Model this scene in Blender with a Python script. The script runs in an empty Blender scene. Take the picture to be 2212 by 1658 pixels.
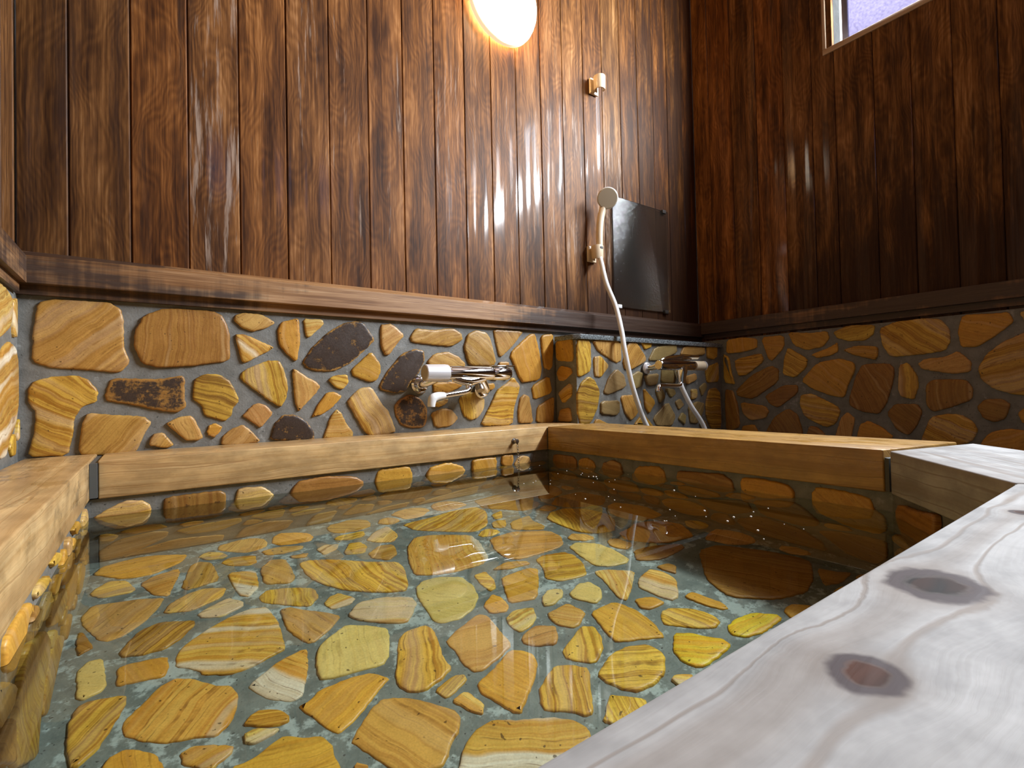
import bpy, bmesh, math, random
from mathutils import Vector, Matrix
from mathutils.geometry import tessellate_polygon

# ---------------------------------------------------------------- stone outlines (half millimetres on their own wall or floor plane)
STONES={
'back':"t 44 -355 462 -341 572 -295 588 -193 589 -135 589 -100 565 -90 523 -91 415 -71 355 -105 311 -175 319 -303 329 -359 350|b -92 -58 478 -26 548 42 581 215 585 254 563 277 497 279 418 276 367 138 342 18 333 -36 350 -60 417|y -34 -371 251 -352 282 -297 300 -232 303 -195 283 -170 239 -176 199 -218 181 -240 143 -244 85 -259 -1 -372 5 -353 87 -348 167 -368 200|e -7 -153 218 -137 283 -117 293 27 288 101 304 110 293 110 207 116 169 82 146 26 156 -78 186 -145 201|k -19 137 228 142 288 184 312 241 307 280 276 314 191 286 157 283 129 254 100 178 129 169 173 139 198|t 45 -233 2 -218 127 -203 158 -118 147 -29 138 -2 111 -26 71 -55 -9 -158 -10|t 43 -18 18 -1 64 34 69 72 16 46 3|p -74 40 106 91 130 134 133 156 91 174 38 153 26 108 30 73 69|p 36 238 -3 243 39 279 68 323 87 362 52 397 2 310 -7|p 35 291 548 298 572 331 585 402 583 465 549 430 520 367 500 325 514|W -32 295 486 332 489 454 435 448 424 337 357 321 367|o -81 469 506 485 553 557 575 567 567 570 467 554 366 513 398 478 441|w 3 583 577 675 577 680 552 609 483 595 496|d 36 578 367 624 441 708 525 777 567 842 581 878 576 938 489 907 457 809 365 722 323 649 323 596 339|p 31 965 570 1030 580 1101 521 1047 462 1013 412 988 411 966 459|t 20 1128 510 1164 563 1270 559 1396 578 1450 552 1461 512 1386 469 1232 476 1141 485|y -77 313 289 323 323 423 372 478 373 497 332 514 256 506 196 480 156 431 187|p -86 533 336 554 330 601 294 638 277 659 249 637 215 594 171 559 131 541 178|y -10 693 283 727 306 790 309 796 271 772 236 737 239|o -19 808 333 857 378 913 430 962 368 964 325 941 276 904 270 820 300|d 48 953 252 1006 337 1086 426 1161 451 1210 440 1216 391 1180 320 1123 256 1102 219 1042 210 965 227|o 60 614 103 653 175 692 223 726 225 765 201 713 145 663 112|y -61 785 171 806 200 858 244 916 246 970 154 1002 122 1045 9 987 -6 881 -2|p -64 319 122 363 170 387 180 421 166 450 130 395 63 358 94|d -81 431 8 454 84 489 120 540 121 592 88 626 35 628 -7 529 -5|w -8 672 10 707 110 736 138 758 120 781 66 815 23 813 -9 669 -4|e -30 1035 146 1061 176 1122 206 1191 179 1225 120 1223 55 1202 18 1119 20 1066 45 1040 96|p -17 1233 386 1271 426 1359 443 1424 419 1477 376 1469 344 1306 320 1238 358|t -40 1465 472 1494 550 1557 577 1628 563 1655 522 1689 395 1673 364 1504 362 1484 409|p -44 1675 587 1869 589 1900 580 1827 498 1734 421 1712 426 1685 529|o -79 1795 428 1811 460 1957 574 1998 576 2028 467 2045 343 2023 278 1892 260 1861 298 1824 373|o -79 2043 569 2147 584 2148 497 2136 364 2109 341 2067 357 2053 454|o -72 1960 240 2108 308 2131 192 1977 150|t -85 1990 4 2005 110 2130 165 2151 158 2138 -10|p 64 1847 78 1865 165 1898 190 1938 176 1952 106 1965 3 1853 5|y -4 1564 6 1638 123 1692 218 1767 260 1814 298 1864 247 1859 203 1817 110 1806 -4|o -19 1261 264 1448 274 1454 245 1367 206 1266 208|y -86 1425 176 1500 209 1569 214 1604 166 1595 106 1552 54 1503 45 1456 71|t -86 1245 97 1327 122 1378 114 1420 61 1376 17 1274 12|o -18 1613 255 1671 261 1677 231 1648 216 1619 222|p 1 1711 389 1782 391 1785 366 1710 365|y -11 1259 152 1360 178 1353 149 1302 128 1271 132|o 33 1546 338 1522 323 1529 297 1540 275 1559 258 1585 259 1605 270 1624 285 1629 309 1623 332 1602 342 1583 347 1565 345|p -90 1217 319 1209 306 1208 291 1207 274 1222 264 1237 264 1248 274 1256 281 1267 290 1272 306 1259 316 1247 328 1230 330|p 1 1503 278 1508 293 1505 307 1496 318 1487 328 1473 328 1459 324 1446 315 1443 299 1457 289 1464 280 1474 269 1490 267|o -33 1711 305 1708 321 1698 332 1684 340 1669 338 1654 332 1647 318 1646 302 1650 286 1664 279 1679 277 1695 278 1706 290|p -43 1727 308 1736 295 1749 289 1761 281 1774 287 1784 296 1790 308 1792 324 1778 330 1769 343 1753 346 1737 339 1733 323|o 1 215 32 225 46 234 53 239 62 245 77 235 88 223 94 208 95 195 90 191 75 187 63 189 48 201 40|o -75 1210 209 1221 222 1220 239 1210 250 1202 258 1192 262 1178 269 1162 263 1159 246 1162 232 1169 222 1180 215 1193 205",
'ledgel':"o -103 -23 536 -155 543 -187 527 -188 406 -173 387 -23 403|o -164 -20 324 -62 371 -167 349 -175 317 -97 268 -39 270|y 151 -31 191 -145 254 -172 234 -166 171 -83 119|t 179 -24 0 -52 86 -149 97 -165 5",
'ledgef':"y -78 2163 527 2287 529 2284 329 2190 290 2164 296|p -92 2300 530 2572 539 2577 399 2526 381 2357 454|y -92 2310 420 2375 428 2458 363 2370 283 2315 296|t 38 2587 399 2642 524 2726 535 2823 432 2817 397 2655 332 2605 345|o 2 2784 537 2905 535 2887 499 2820 482|g 14 2850 404 2932 507 3180 539 3189 471 2973 407|p 2 3226 457 3279 528 3541 530 3552 466 3313 444|o -17 3576 539 3725 544 3720 454 3662 429 3578 443|y 44 3546 339 3603 379 3740 414 3739 250 3569 243|k -5 2157 189 2198 258 2261 296 2314 270 2358 198 2336 88 2269 -12 2180 -14 2157 69|g -15 2390 185 2446 290 2525 347 2593 304 2616 222 2441 171|g -14 2654 297 2739 332 2792 319 2772 220 2682 200|g -9 2365 133 2547 135 2544 54 2504 29 2362 48|t -64 2553 165 2722 168 2768 108 2717 26 2653 -13 2594 45|o -40 2793 220 2927 110 2846 27 2804 78|g -29 2919 204 3000 210 3032 144 2972 94|g 45 2889 -3 3065 113 3156 -1 3105 -73 2931 -63|g 0 2802 304 2970 319 2943 233 2843 226|g 0 3006 364 3147 350 3155 238 2989 247|g -14 3034 210 3141 201 3164 163 3102 135|p -6 3268 291 3424 322 3435 267 3303 229|y -7 3353 198 3432 197 3428 127 3349 113|g -7 3459 212 3542 251 3567 211 3495 133|g 43 3309 68 3427 103 3520 85 3503 14 3419 -75 3328 -63|g -8 3149 104 3211 132 3259 78 3195 42|k -11 3541 84 3594 195 3693 206 3749 160 3742 -126 3607 -126 3543 -19|g -9 3180 -25 3231 26 3280 1 3264 -75|t -10 2286 -26 2324 24 2444 -22 2434 -41|o -10 2672 -48 2781 37 2897 -68|g -9 3446 -69 3527 -50 3552 -107 3471 -110",
'right':"o -99 -260 476 -269 590 -394 600 -518 576 -515 500 -391 478|o -165 -545 584 -718 582 -720 494 -630 396 -599 408|o -154 -743 600 -911 577 -1010 580 -1022 526 -980 471 -870 456 -785 498|y 163 -1045 567 -1139 603 -1290 590 -1281 527 -1233 491 -1136 495 -1069 521|y -140 -1313 560 -1395 594 -1543 597 -1621 582 -1658 520 -1662 445 -1635 390 -1523 377 -1367 371 -1325 450|o -160 -1692 499 -1716 594 -1851 583 -1907 583 -1930 526 -1848 451 -1777 402 -1705 405|o 162 -897 423 -1024 467 -1069 497 -1075 434 -1032 409 -942 394|y -176 -1097 437 -1176 464 -1302 448 -1300 380 -1284 359 -1166 399|y -109 -232 478 -283 452 -303 314 -330 223 -232 243|y 178 -330 426 -547 465 -567 400 -431 298 -362 289 -334 358|y -146 -713 411 -745 491 -878 395 -866 330 -788 263 -699 287|b 152 -335 178 -465 296 -619 364 -675 330 -667 236 -470 105 -345 133|o -135 -826 241 -941 366 -1083 386 -1165 352 -1172 305 -1128 204 -1100 114 -1023 129 -899 180|b -115 -1125 100 -1170 259 -1213 340 -1359 336 -1387 303 -1378 215 -1337 74 -1297 10 -1204 22 -1132 63|y -90 -1398 171 -1409 320 -1453 335 -1499 255 -1504 186 -1481 101 -1411 122|p 170 -1504 323 -1536 351 -1634 357 -1692 389 -1751 317 -1743 261 -1663 252 -1521 288|y 163 -1774 283 -1811 360 -1881 424 -1973 468 -2009 449 -2001 123 -1922 128 -1834 163 -1784 220|b -90 -1538 194 -1572 227 -1724 222 -1753 165 -1745 101 -1658 60 -1567 29 -1535 75|b -180 -559 132 -707 214 -806 212 -804 151 -661 42 -600 68|t -161 -367 88 -567 57 -593 15 -564 -39 -443 -60 -382 -1|y -165 -811 70 -823 140 -898 150 -1056 62 -1076 24 -1044 -63 -982 -90 -847 -21|b -118 -533 -191 -628 -27 -732 43 -799 -2 -830 -122 -825 -183|p -97 -1032 -169 -1071 -24 -1114 25 -1162 -21 -1129 -172|o -171 -1158 -180 -1186 -57 -1234 -32 -1310 -70 -1375 -134 -1269 -181|b -134 -1335 20 -1381 78 -1494 79 -1520 33 -1491 -54 -1447 -120 -1384 -85|b -167 -1762 61 -1798 109 -1872 109 -1904 78 -1880 1 -1835 -24 -1789 -2|y -150 -1501 -156 -1553 0 -1625 22 -1694 20 -1748 -19 -1767 -74 -1738 -139 -1587 -200|o 163 -1768 -153 -1810 -79 -1890 -52 -1970 -63 -1991 -218 -1885 -213|o -167 -1925 33 -1974 79 -1997 -25 -1944 -27|y -95 -1945 577 -2013 582 -2011 501 -1969 513|b -99 -235 65 -245 191 -311 178 -349 55 -361 -112 -240 -164|o -173 -366 -146 -385 -100 -476 -86 -502 -133 -496 -161|b -150 -852 -151 -873 -80 -928 -87 -981 -138 -944 -165|y 29 -3405 130 -3361 62 -3280 63 -3202 41 -3153 104 -3124 166 -3107 238 -3153 294 -3204 345 -3279 374 -3345 329 -3395 276 -3408 205|p 78 -3914 242 -3975 271 -4047 285 -4107 242 -4155 185 -4176 107 -4106 58 -4052 35 -4001 24 -3951 38 -3894 62 -3834 118 -3864 192|t 55 -5001 261 -5024 183 -4981 116 -4945 56 -4880 26 -4808 31 -4739 63 -4707 131 -4702 205 -4747 261 -4797 307 -4865 328 -4931 298|o -18 -2861 380 -2808 324 -2744 273 -2667 301 -2609 342 -2551 394 -2543 475 -2579 548 -2650 579 -2719 591 -2786 572 -2846 528 -2885 457|b 24 -4571 181 -4537 110 -4482 60 -4412 24 -4338 51 -4289 106 -4237 165 -4264 239 -4296 304 -4358 350 -4437 362 -4492 302 -4555 259|y -85 -3697 298 -3685 361 -3715 419 -3752 493 -3832 484 -3911 475 -3933 397 -3959 337 -3924 281 -3888 238 -3837 212 -3773 200 -3704 224|p -76 -2434 396 -2504 382 -2533 317 -2565 250 -2550 173 -2484 131 -2413 132 -2343 125 -2290 174 -2259 238 -2257 312 -2305 367 -2369 393|t -8 -2742 195 -2785 255 -2843 299 -2915 301 -2983 279 -3031 224 -3037 153 -3026 83 -2968 44 -2908 25 -2846 33 -2792 67 -2748 121|o -56 -4911 474 -4976 510 -5037 547 -5101 514 -5160 484 -5183 421 -5181 356 -5155 294 -5095 261 -5031 269 -4975 293 -4933 337 -4909 399|t -17 -4761 389 -4703 337 -4627 336 -4552 340 -4491 389 -4459 463 -4483 539 -4552 569 -4602 589 -4655 589 -4704 568 -4763 533 -4780 463|t -52 -4269 592 -4335 576 -4406 550 -4416 475 -4404 410 -4359 369 -4313 341 -4257 326 -4183 326 -4129 380 -4104 458 -4132 536 -4203 572|o 33 -3617 591 -3662 586 -3708 568 -3729 523 -3724 475 -3703 433 -3667 400 -3613 356 -3533 355 -3504 430 -3477 496 -3519 554 -3574 576|t -56 -2139 592 -2203 572 -2269 538 -2261 463 -2282 393 -2245 326 -2176 286 -2100 306 -2051 355 -2030 411 -2024 465 -2037 521 -2073 577|t 38 -2982 296 -2931 318 -2896 360 -2890 414 -2905 465 -2928 525 -2987 571 -3068 569 -3136 521 -3170 445 -3161 363 -3102 313 -3039 293|t -35 -3181 464 -3182 523 -3219 569 -3272 589 -3327 589 -3378 567 -3442 532 -3444 460 -3419 395 -3349 382 -3299 386 -3256 397 -3201 411|t -70 -3726 189 -3770 149 -3799 81 -3725 49 -3680 30 -3636 25 -3592 38 -3537 60 -3487 117 -3515 186 -3566 234 -3628 269 -3684 218|y -70 -2180 269 -2238 241 -2265 180 -2254 116 -2229 55 -2167 30 -2104 26 -2045 49 -2025 110 -2016 163 -2031 215 -2059 272 -2121 279|y -76 -3725 -864 -3643 -832 -3549 -783 -3530 -677 -3597 -595 -3648 -518 -3738 -485 -3831 -507 -3897 -570 -3941 -649 -3966 -748 -3893 -820 -3810 -857|t 75 -3804 -240 -3823 -164 -3876 -94 -3963 -82 -4050 -96 -4136 -144 -4157 -240 -4119 -324 -4072 -391 -4007 -463 -3907 -464 -3818 -417 -3767 -331|t 48 -3109 -653 -3080 -739 -3016 -816 -2914 -850 -2820 -800 -2749 -730 -2746 -633 -2754 -545 -2789 -448 -2890 -431 -2987 -421 -3078 -467 -3128 -556|p 23 -2227 -743 -2139 -803 -2045 -844 -1945 -819 -1891 -737 -1849 -661 -1815 -561 -1894 -492 -1963 -417 -2067 -415 -2159 -459 -2220 -538 -2233 -637|p -40 -4840 -105 -4890 -187 -4910 -269 -4934 -364 -4873 -444 -4781 -478 -4692 -455 -4611 -421 -4593 -336 -4555 -257 -4588 -174 -4647 -95 -4744 -104|t 55 -1762 -531 -1814 -611 -1787 -702 -1759 -796 -1659 -803 -1575 -825 -1490 -794 -1415 -728 -1416 -628 -1430 -529 -1506 -460 -1604 -450 -1686 -488|y -51 -2433 -538 -2490 -456 -2591 -478 -2671 -475 -2709 -547 -2729 -607 -2728 -666 -2706 -725 -2669 -810 -2583 -802 -2503 -778 -2418 -728 -2384 -629|b 63 -3506 -430 -3448 -502 -3409 -577 -3326 -606 -3227 -625 -3154 -554 -3115 -466 -3136 -376 -3192 -314 -3253 -262 -3343 -203 -3442 -244 -3484 -339|t -2 -1059 -758 -964 -713 -966 -608 -987 -518 -1058 -465 -1135 -439 -1215 -440 -1310 -460 -1367 -544 -1371 -648 -1304 -723 -1224 -757 -1145 -763|o 26 -2379 -206 -2424 -123 -2506 -88 -2587 -74 -2665 -98 -2737 -148 -2772 -235 -2747 -325 -2691 -398 -2607 -438 -2517 -420 -2430 -385 -2379 -302|y 6 -557 -569 -578 -469 -635 -396 -708 -342 -801 -317 -898 -349 -940 -439 -966 -528 -938 -616 -887 -701 -791 -735 -689 -722 -622 -647|y 7 -4439 -338 -4524 -347 -4579 -406 -4618 -463 -4668 -537 -4634 -620 -4579 -701 -4481 -707 -4382 -704 -4299 -640 -4287 -537 -4306 -447 -4365 -381|o -25 -3211 -172 -3176 -267 -3154 -327 -3116 -374 -3064 -417 -2995 -409 -2935 -376 -2870 -325 -2856 -239 -2879 -147 -2958 -91 -3052 -74 -3144 -102|t -29 -4937 -820 -4849 -833 -4752 -811 -4710 -720 -4698 -628 -4733 -544 -4801 -488 -4885 -465 -4976 -472 -5072 -514 -5111 -614 -5072 -711 -5009 -775|b -79 -4122 -816 -4038 -788 -3986 -722 -3957 -650 -3960 -571 -3992 -492 -4069 -449 -4161 -426 -4229 -492 -4270 -563 -4281 -641 -4262 -720 -4219 -809|o 34 -1292 -438 -1240 -401 -1178 -346 -1175 -260 -1250 -213 -1311 -179 -1383 -174 -1475 -173 -1516 -254 -1539 -340 -1504 -422 -1444 -490 -1353 -452|t -62 -2182 -430 -2088 -404 -2049 -313 -2044 -227 -2062 -142 -2135 -96 -2211 -74 -2288 -89 -2342 -144 -2363 -214 -2358 -283 -2330 -352 -2274 -421|o 6 -3768 -170 -3771 -249 -3756 -320 -3715 -383 -3654 -470 -3566 -414 -3515 -355 -3481 -295 -3476 -225 -3474 -136 -3549 -88 -3635 -75 -3718 -101|y -56 -4309 -74 -4396 -97 -4466 -155 -4482 -243 -4420 -307 -4383 -352 -4332 -378 -4268 -404 -4168 -411 -4175 -308 -4171 -242 -4193 -180 -4221 -94|o 74 -1841 -206 -1892 -253 -1951 -315 -1942 -402 -1880 -463 -1807 -500 -1727 -489 -1659 -451 -1605 -390 -1583 -305 -1633 -232 -1698 -184 -1774 -188|o -88 -294 -739 -311 -653 -368 -586 -444 -527 -525 -586 -586 -626 -622 -688 -644 -763 -598 -826 -533 -855 -469 -866 -406 -847 -334 -815|o 21 -3523 -755 -3471 -822 -3405 -850 -3345 -866 -3285 -853 -3222 -825 -3158 -765 -3203 -689 -3261 -651 -3311 -624 -3367 -622 -3434 -628 -3500 -673|p -74 -5178 -252 -5148 -322 -5091 -399 -5002 -364 -4955 -302 -4922 -252 -4912 -194 -4923 -133 -4970 -91 -5030 -74 -5091 -87 -5154 -114 -5184 -180|y 67 -4086 403 -4061 369 -4020 357 -3981 370 -3954 396 -3938 429 -3939 465 -3939 513 -3982 530 -4026 540 -4058 508 -4083 479 -4091 442|b 10 -4609 33 -4571 48 -4556 88 -4564 129 -4588 162 -4625 176 -4664 177 -4682 142 -4698 119 -4702 92 -4707 55 -4679 33 -4644 32|o 18 -5021 142 -5054 158 -5093 156 -5135 141 -5151 99 -5148 56 -5108 36 -5080 27 -5053 25 -5028 34 -4991 45 -4987 82 -4997 116|t -42 -2708 167 -2693 125 -2650 115 -2608 103 -2579 137 -2573 174 -2570 202 -2580 229 -2596 258 -2629 277 -2673 280 -2692 239 -2711 206|y 45 -2482 430 -2440 433 -2391 436 -2373 481 -2374 523 -2384 562 -2418 582 -2453 592 -2488 585 -2526 570 -2539 531 -2535 491 -2514 458|o -30 -3527 316 -3566 293 -3546 252 -3531 222 -3506 201 -3473 185 -3440 201 -3423 230 -3413 258 -3417 288 -3416 338 -3459 348 -3502 350|y -2 -4909 497 -4882 465 -4846 438 -4809 470 -4792 498 -4780 521 -4779 546 -4779 578 -4809 588 -4836 592 -4862 583 -4898 573 -4912 537|p -79 -4587 254 -4584 291 -4615 311 -4642 320 -4669 322 -4695 313 -4732 299 -4719 262 -4708 236 -4688 216 -4662 191 -4627 198 -4588 212|b -10 -4345 -823 -4333 -768 -4386 -738 -4424 -726 -4459 -720 -4492 -731 -4534 -748 -4563 -791 -4538 -836 -4496 -854 -4463 -865 -4428 -862 -4394 -848|y -26 -334 -481 -306 -435 -306 -376 -345 -329 -404 -326 -459 -316 -499 -354 -524 -399 -536 -452 -514 -504 -456 -509 -415 -515 -360 -528|b -4 -722 -254 -696 -309 -671 -347 -638 -374 -596 -385 -547 -383 -512 -347 -494 -300 -481 -240 -543 -220 -584 -205 -625 -213 -669 -223|b 33 -963 -857 -924 -866 -885 -856 -841 -839 -812 -795 -846 -751 -876 -725 -908 -709 -942 -719 -969 -734 -992 -758 -1027 -797 -1003 -839|p -18 -1127 -364 -1104 -413 -1064 -446 -1017 -461 -974 -438 -944 -409 -927 -372 -925 -330 -927 -274 -970 -229 -1032 -236 -1086 -259 -1115 -309|o 5 -2306 -845 -2249 -818 -2261 -763 -2282 -711 -2334 -691 -2380 -722 -2409 -739 -2431 -764 -2455 -796 -2450 -840 -2409 -856 -2375 -866 -2341 -860|t -54 -2336 -412 -2386 -440 -2420 -474 -2412 -521 -2407 -554 -2390 -581 -2365 -603 -2324 -637 -2271 -626 -2244 -578 -2235 -527 -2238 -470 -2286 -438|y -72 -2435 103 -2459 111 -2475 116 -2491 116 -2516 121 -2535 104 -2536 77 -2526 54 -2509 33 -2482 34 -2455 32 -2433 51 -2434 79|o 49 -4830 348 -4810 331 -4795 322 -4783 317 -4767 311 -4742 309 -4732 330 -4745 351 -4754 363 -4765 372 -4779 378 -4803 388 -4819 370|o 44 -3150 75 -3158 48 -3134 33 -3113 25 -3091 25 -3069 33 -3048 49 -3051 76 -3053 103 -3077 116 -3102 120 -3125 113 -3141 97|b -81 -2360 518 -2357 498 -2349 479 -2333 456 -2307 463 -2288 478 -2283 499 -2281 518 -2287 535 -2295 560 -2319 566 -2348 569 -2354 537|t -83 -3815 531 -3822 553 -3831 580 -3858 588 -3887 586 -3905 563 -3908 538 -3908 516 -3892 500 -3873 497 -3857 496 -3842 502 -3823 510|t -63 -5063 209 -5081 231 -5101 248 -5126 248 -5149 242 -5175 232 -5180 203 -5168 180 -5157 158 -5131 162 -5113 164 -5098 172 -5075 183|t 82 -4161 323 -4172 302 -4162 280 -4147 260 -4122 257 -4100 265 -4083 279 -4070 300 -4071 325 -4081 350 -4107 359 -4131 350 -4149 340|y -88 -3477 99 -3493 89 -3503 73 -3512 53 -3502 34 -3482 27 -3465 24 -3448 28 -3427 35 -3417 56 -3410 83 -3431 103 -3456 109|o 39 -2703 113 -2720 126 -2736 114 -2746 98 -2752 78 -2751 52 -2729 40 -2706 46 -2683 45 -2662 58 -2657 82 -2677 99 -2690 108|t 81 -2289 26 -2269 34 -2251 51 -2253 76 -2264 98 -2284 110 -2306 110 -2332 112 -2351 94 -2352 68 -2347 45 -2329 30 -2309 25|o 2 -4898 358 -4878 345 -4854 346 -4841 364 -4831 377 -4823 393 -4816 417 -4842 421 -4858 426 -4877 432 -4889 416 -4894 400 -4894 383|o 50 -4219 32 -4195 48 -4200 74 -4216 94 -4233 117 -4260 106 -4279 95 -4292 79 -4300 58 -4294 37 -4273 29 -4256 24 -4239 27|b -15 -3592 338 -3608 342 -3623 339 -3648 340 -3670 321 -3653 296 -3631 288 -3619 281 -3604 278 -3585 278 -3580 296 -3577 311 -3571 333|y -78 -4199 181 -4173 193 -4153 209 -4143 233 -4162 253 -4171 268 -4186 277 -4207 296 -4230 285 -4244 263 -4247 238 -4240 215 -4224 195|b -84 -4127 558 -4120 543 -4113 531 -4104 517 -4086 508 -4068 518 -4056 533 -4048 552 -4042 578 -4069 586 -4088 592 -4108 589 -4129 581|t 88 -5093 -721 -5130 -714 -5161 -729 -5177 -757 -5185 -782 -5183 -807 -5173 -832 -5151 -855 -5117 -865 -5096 -834 -5071 -816 -5073 -785 -5075 -754|t -62 -3546 -576 -3513 -572 -3475 -571 -3465 -535 -3473 -506 -3481 -484 -3496 -468 -3517 -456 -3550 -438 -3573 -463 -3587 -492 -3588 -525 -3567 -548|t 78 -2765 -394 -2784 -416 -2772 -445 -2768 -463 -2756 -479 -2740 -500 -2715 -496 -2693 -482 -2680 -460 -2678 -434 -2694 -415 -2713 -401 -2737 -387|t -18 -421 -282 -396 -305 -361 -308 -334 -285 -305 -262 -310 -226 -316 -191 -348 -176 -378 -173 -411 -172 -434 -195 -447 -226 -451 -261|o -46 -3050 -800 -3067 -778 -3092 -763 -3123 -761 -3150 -777 -3167 -804 -3171 -837 -3143 -856 -3120 -862 -3101 -866 -3081 -860 -3057 -852 -3041 -828|o 45 -1306 -770 -1337 -750 -1374 -752 -1407 -768 -1430 -797 -1433 -833 -1400 -853 -1378 -862 -1359 -866 -1340 -862 -1319 -854 -1287 -836 -1286 -800|t 90 -913 -267 -895 -295 -863 -294 -832 -280 -823 -247 -824 -216 -838 -189 -863 -174 -892 -171 -919 -181 -946 -197 -936 -229 -927 -251|t -1 -2851 -320 -2860 -342 -2877 -373 -2859 -402 -2830 -421 -2799 -399 -2778 -386 -2764 -367 -2757 -343 -2766 -318 -2783 -297 -2810 -282 -2838 -295|y 75 -699 -858 -666 -846 -661 -812 -664 -778 -685 -751 -717 -743 -748 -745 -776 -759 -795 -785 -794 -818 -781 -846 -755 -861 -727 -866|p 19 -3319 -126 -3327 -92 -3362 -86 -3390 -87 -3421 -88 -3442 -111 -3460 -141 -3452 -177 -3426 -202 -3392 -201 -3365 -192 -3340 -181 -3308 -161|o 55 -4969 -455 -4951 -446 -4929 -430 -4929 -402 -4942 -377 -4969 -366 -4993 -376 -5013 -385 -5029 -400 -5047 -423 -5047 -457 -5011 -462 -4988 -459|y 47 -4709 -751 -4714 -771 -4718 -796 -4713 -833 -4678 -834 -4644 -838 -4613 -820 -4602 -786 -4605 -753 -4616 -719 -4650 -710 -4679 -715 -4696 -736|b -57 -5173 -449 -5180 -473 -5186 -492 -5183 -510 -5177 -532 -5159 -550 -5130 -554 -5104 -541 -5088 -516 -5084 -486 -5091 -454 -5120 -440 -5149 -427|t 59 -3293 -151 -3260 -164 -3232 -160 -3213 -149 -3198 -138 -3189 -120 -3177 -97 -3199 -83 -3217 -76 -3236 -75 -3255 -80 -3283 -88 -3305 -117|t -63 -1874 -866 -1856 -864 -1837 -857 -1807 -845 -1792 -812 -1808 -779 -1839 -760 -1873 -763 -1897 -781 -1915 -800 -1923 -825 -1918 -850 -1892 -859|b -46 -1986 -289 -2015 -288 -2029 -315 -2041 -330 -2045 -349 -2048 -373 -2033 -395 -2007 -401 -1981 -398 -1966 -377 -1962 -354 -1964 -334 -1973 -315|o 6 -4242 -796 -4261 -776 -4289 -769 -4312 -786 -4324 -806 -4331 -826 -4335 -850 -4312 -860 -4295 -865 -4277 -865 -4258 -860 -4229 -849 -4232 -821|o 42 -1178 -859 -1146 -847 -1141 -814 -1159 -788 -1185 -780 -1203 -773 -1222 -775 -1250 -776 -1271 -798 -1271 -829 -1253 -853 -1227 -862 -1202 -866|p -72 -2793 -850 -2767 -860 -2747 -866 -2726 -863 -2703 -855 -2684 -834 -2688 -806 -2701 -781 -2722 -760 -2752 -765 -2776 -777 -2793 -798 -2805 -824|o -87 -4565 -183 -4550 -200 -4521 -218 -4498 -196 -4484 -171 -4482 -142 -4494 -116 -4516 -95 -4546 -88 -4583 -86 -4591 -124 -4581 -151 -4575 -168|t -21 -2838 -192 -2805 -208 -2778 -184 -2758 -161 -2750 -133 -2755 -103 -2777 -83 -2804 -75 -2831 -77 -2858 -88 -2870 -115 -2865 -142 -2854 -166",
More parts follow.
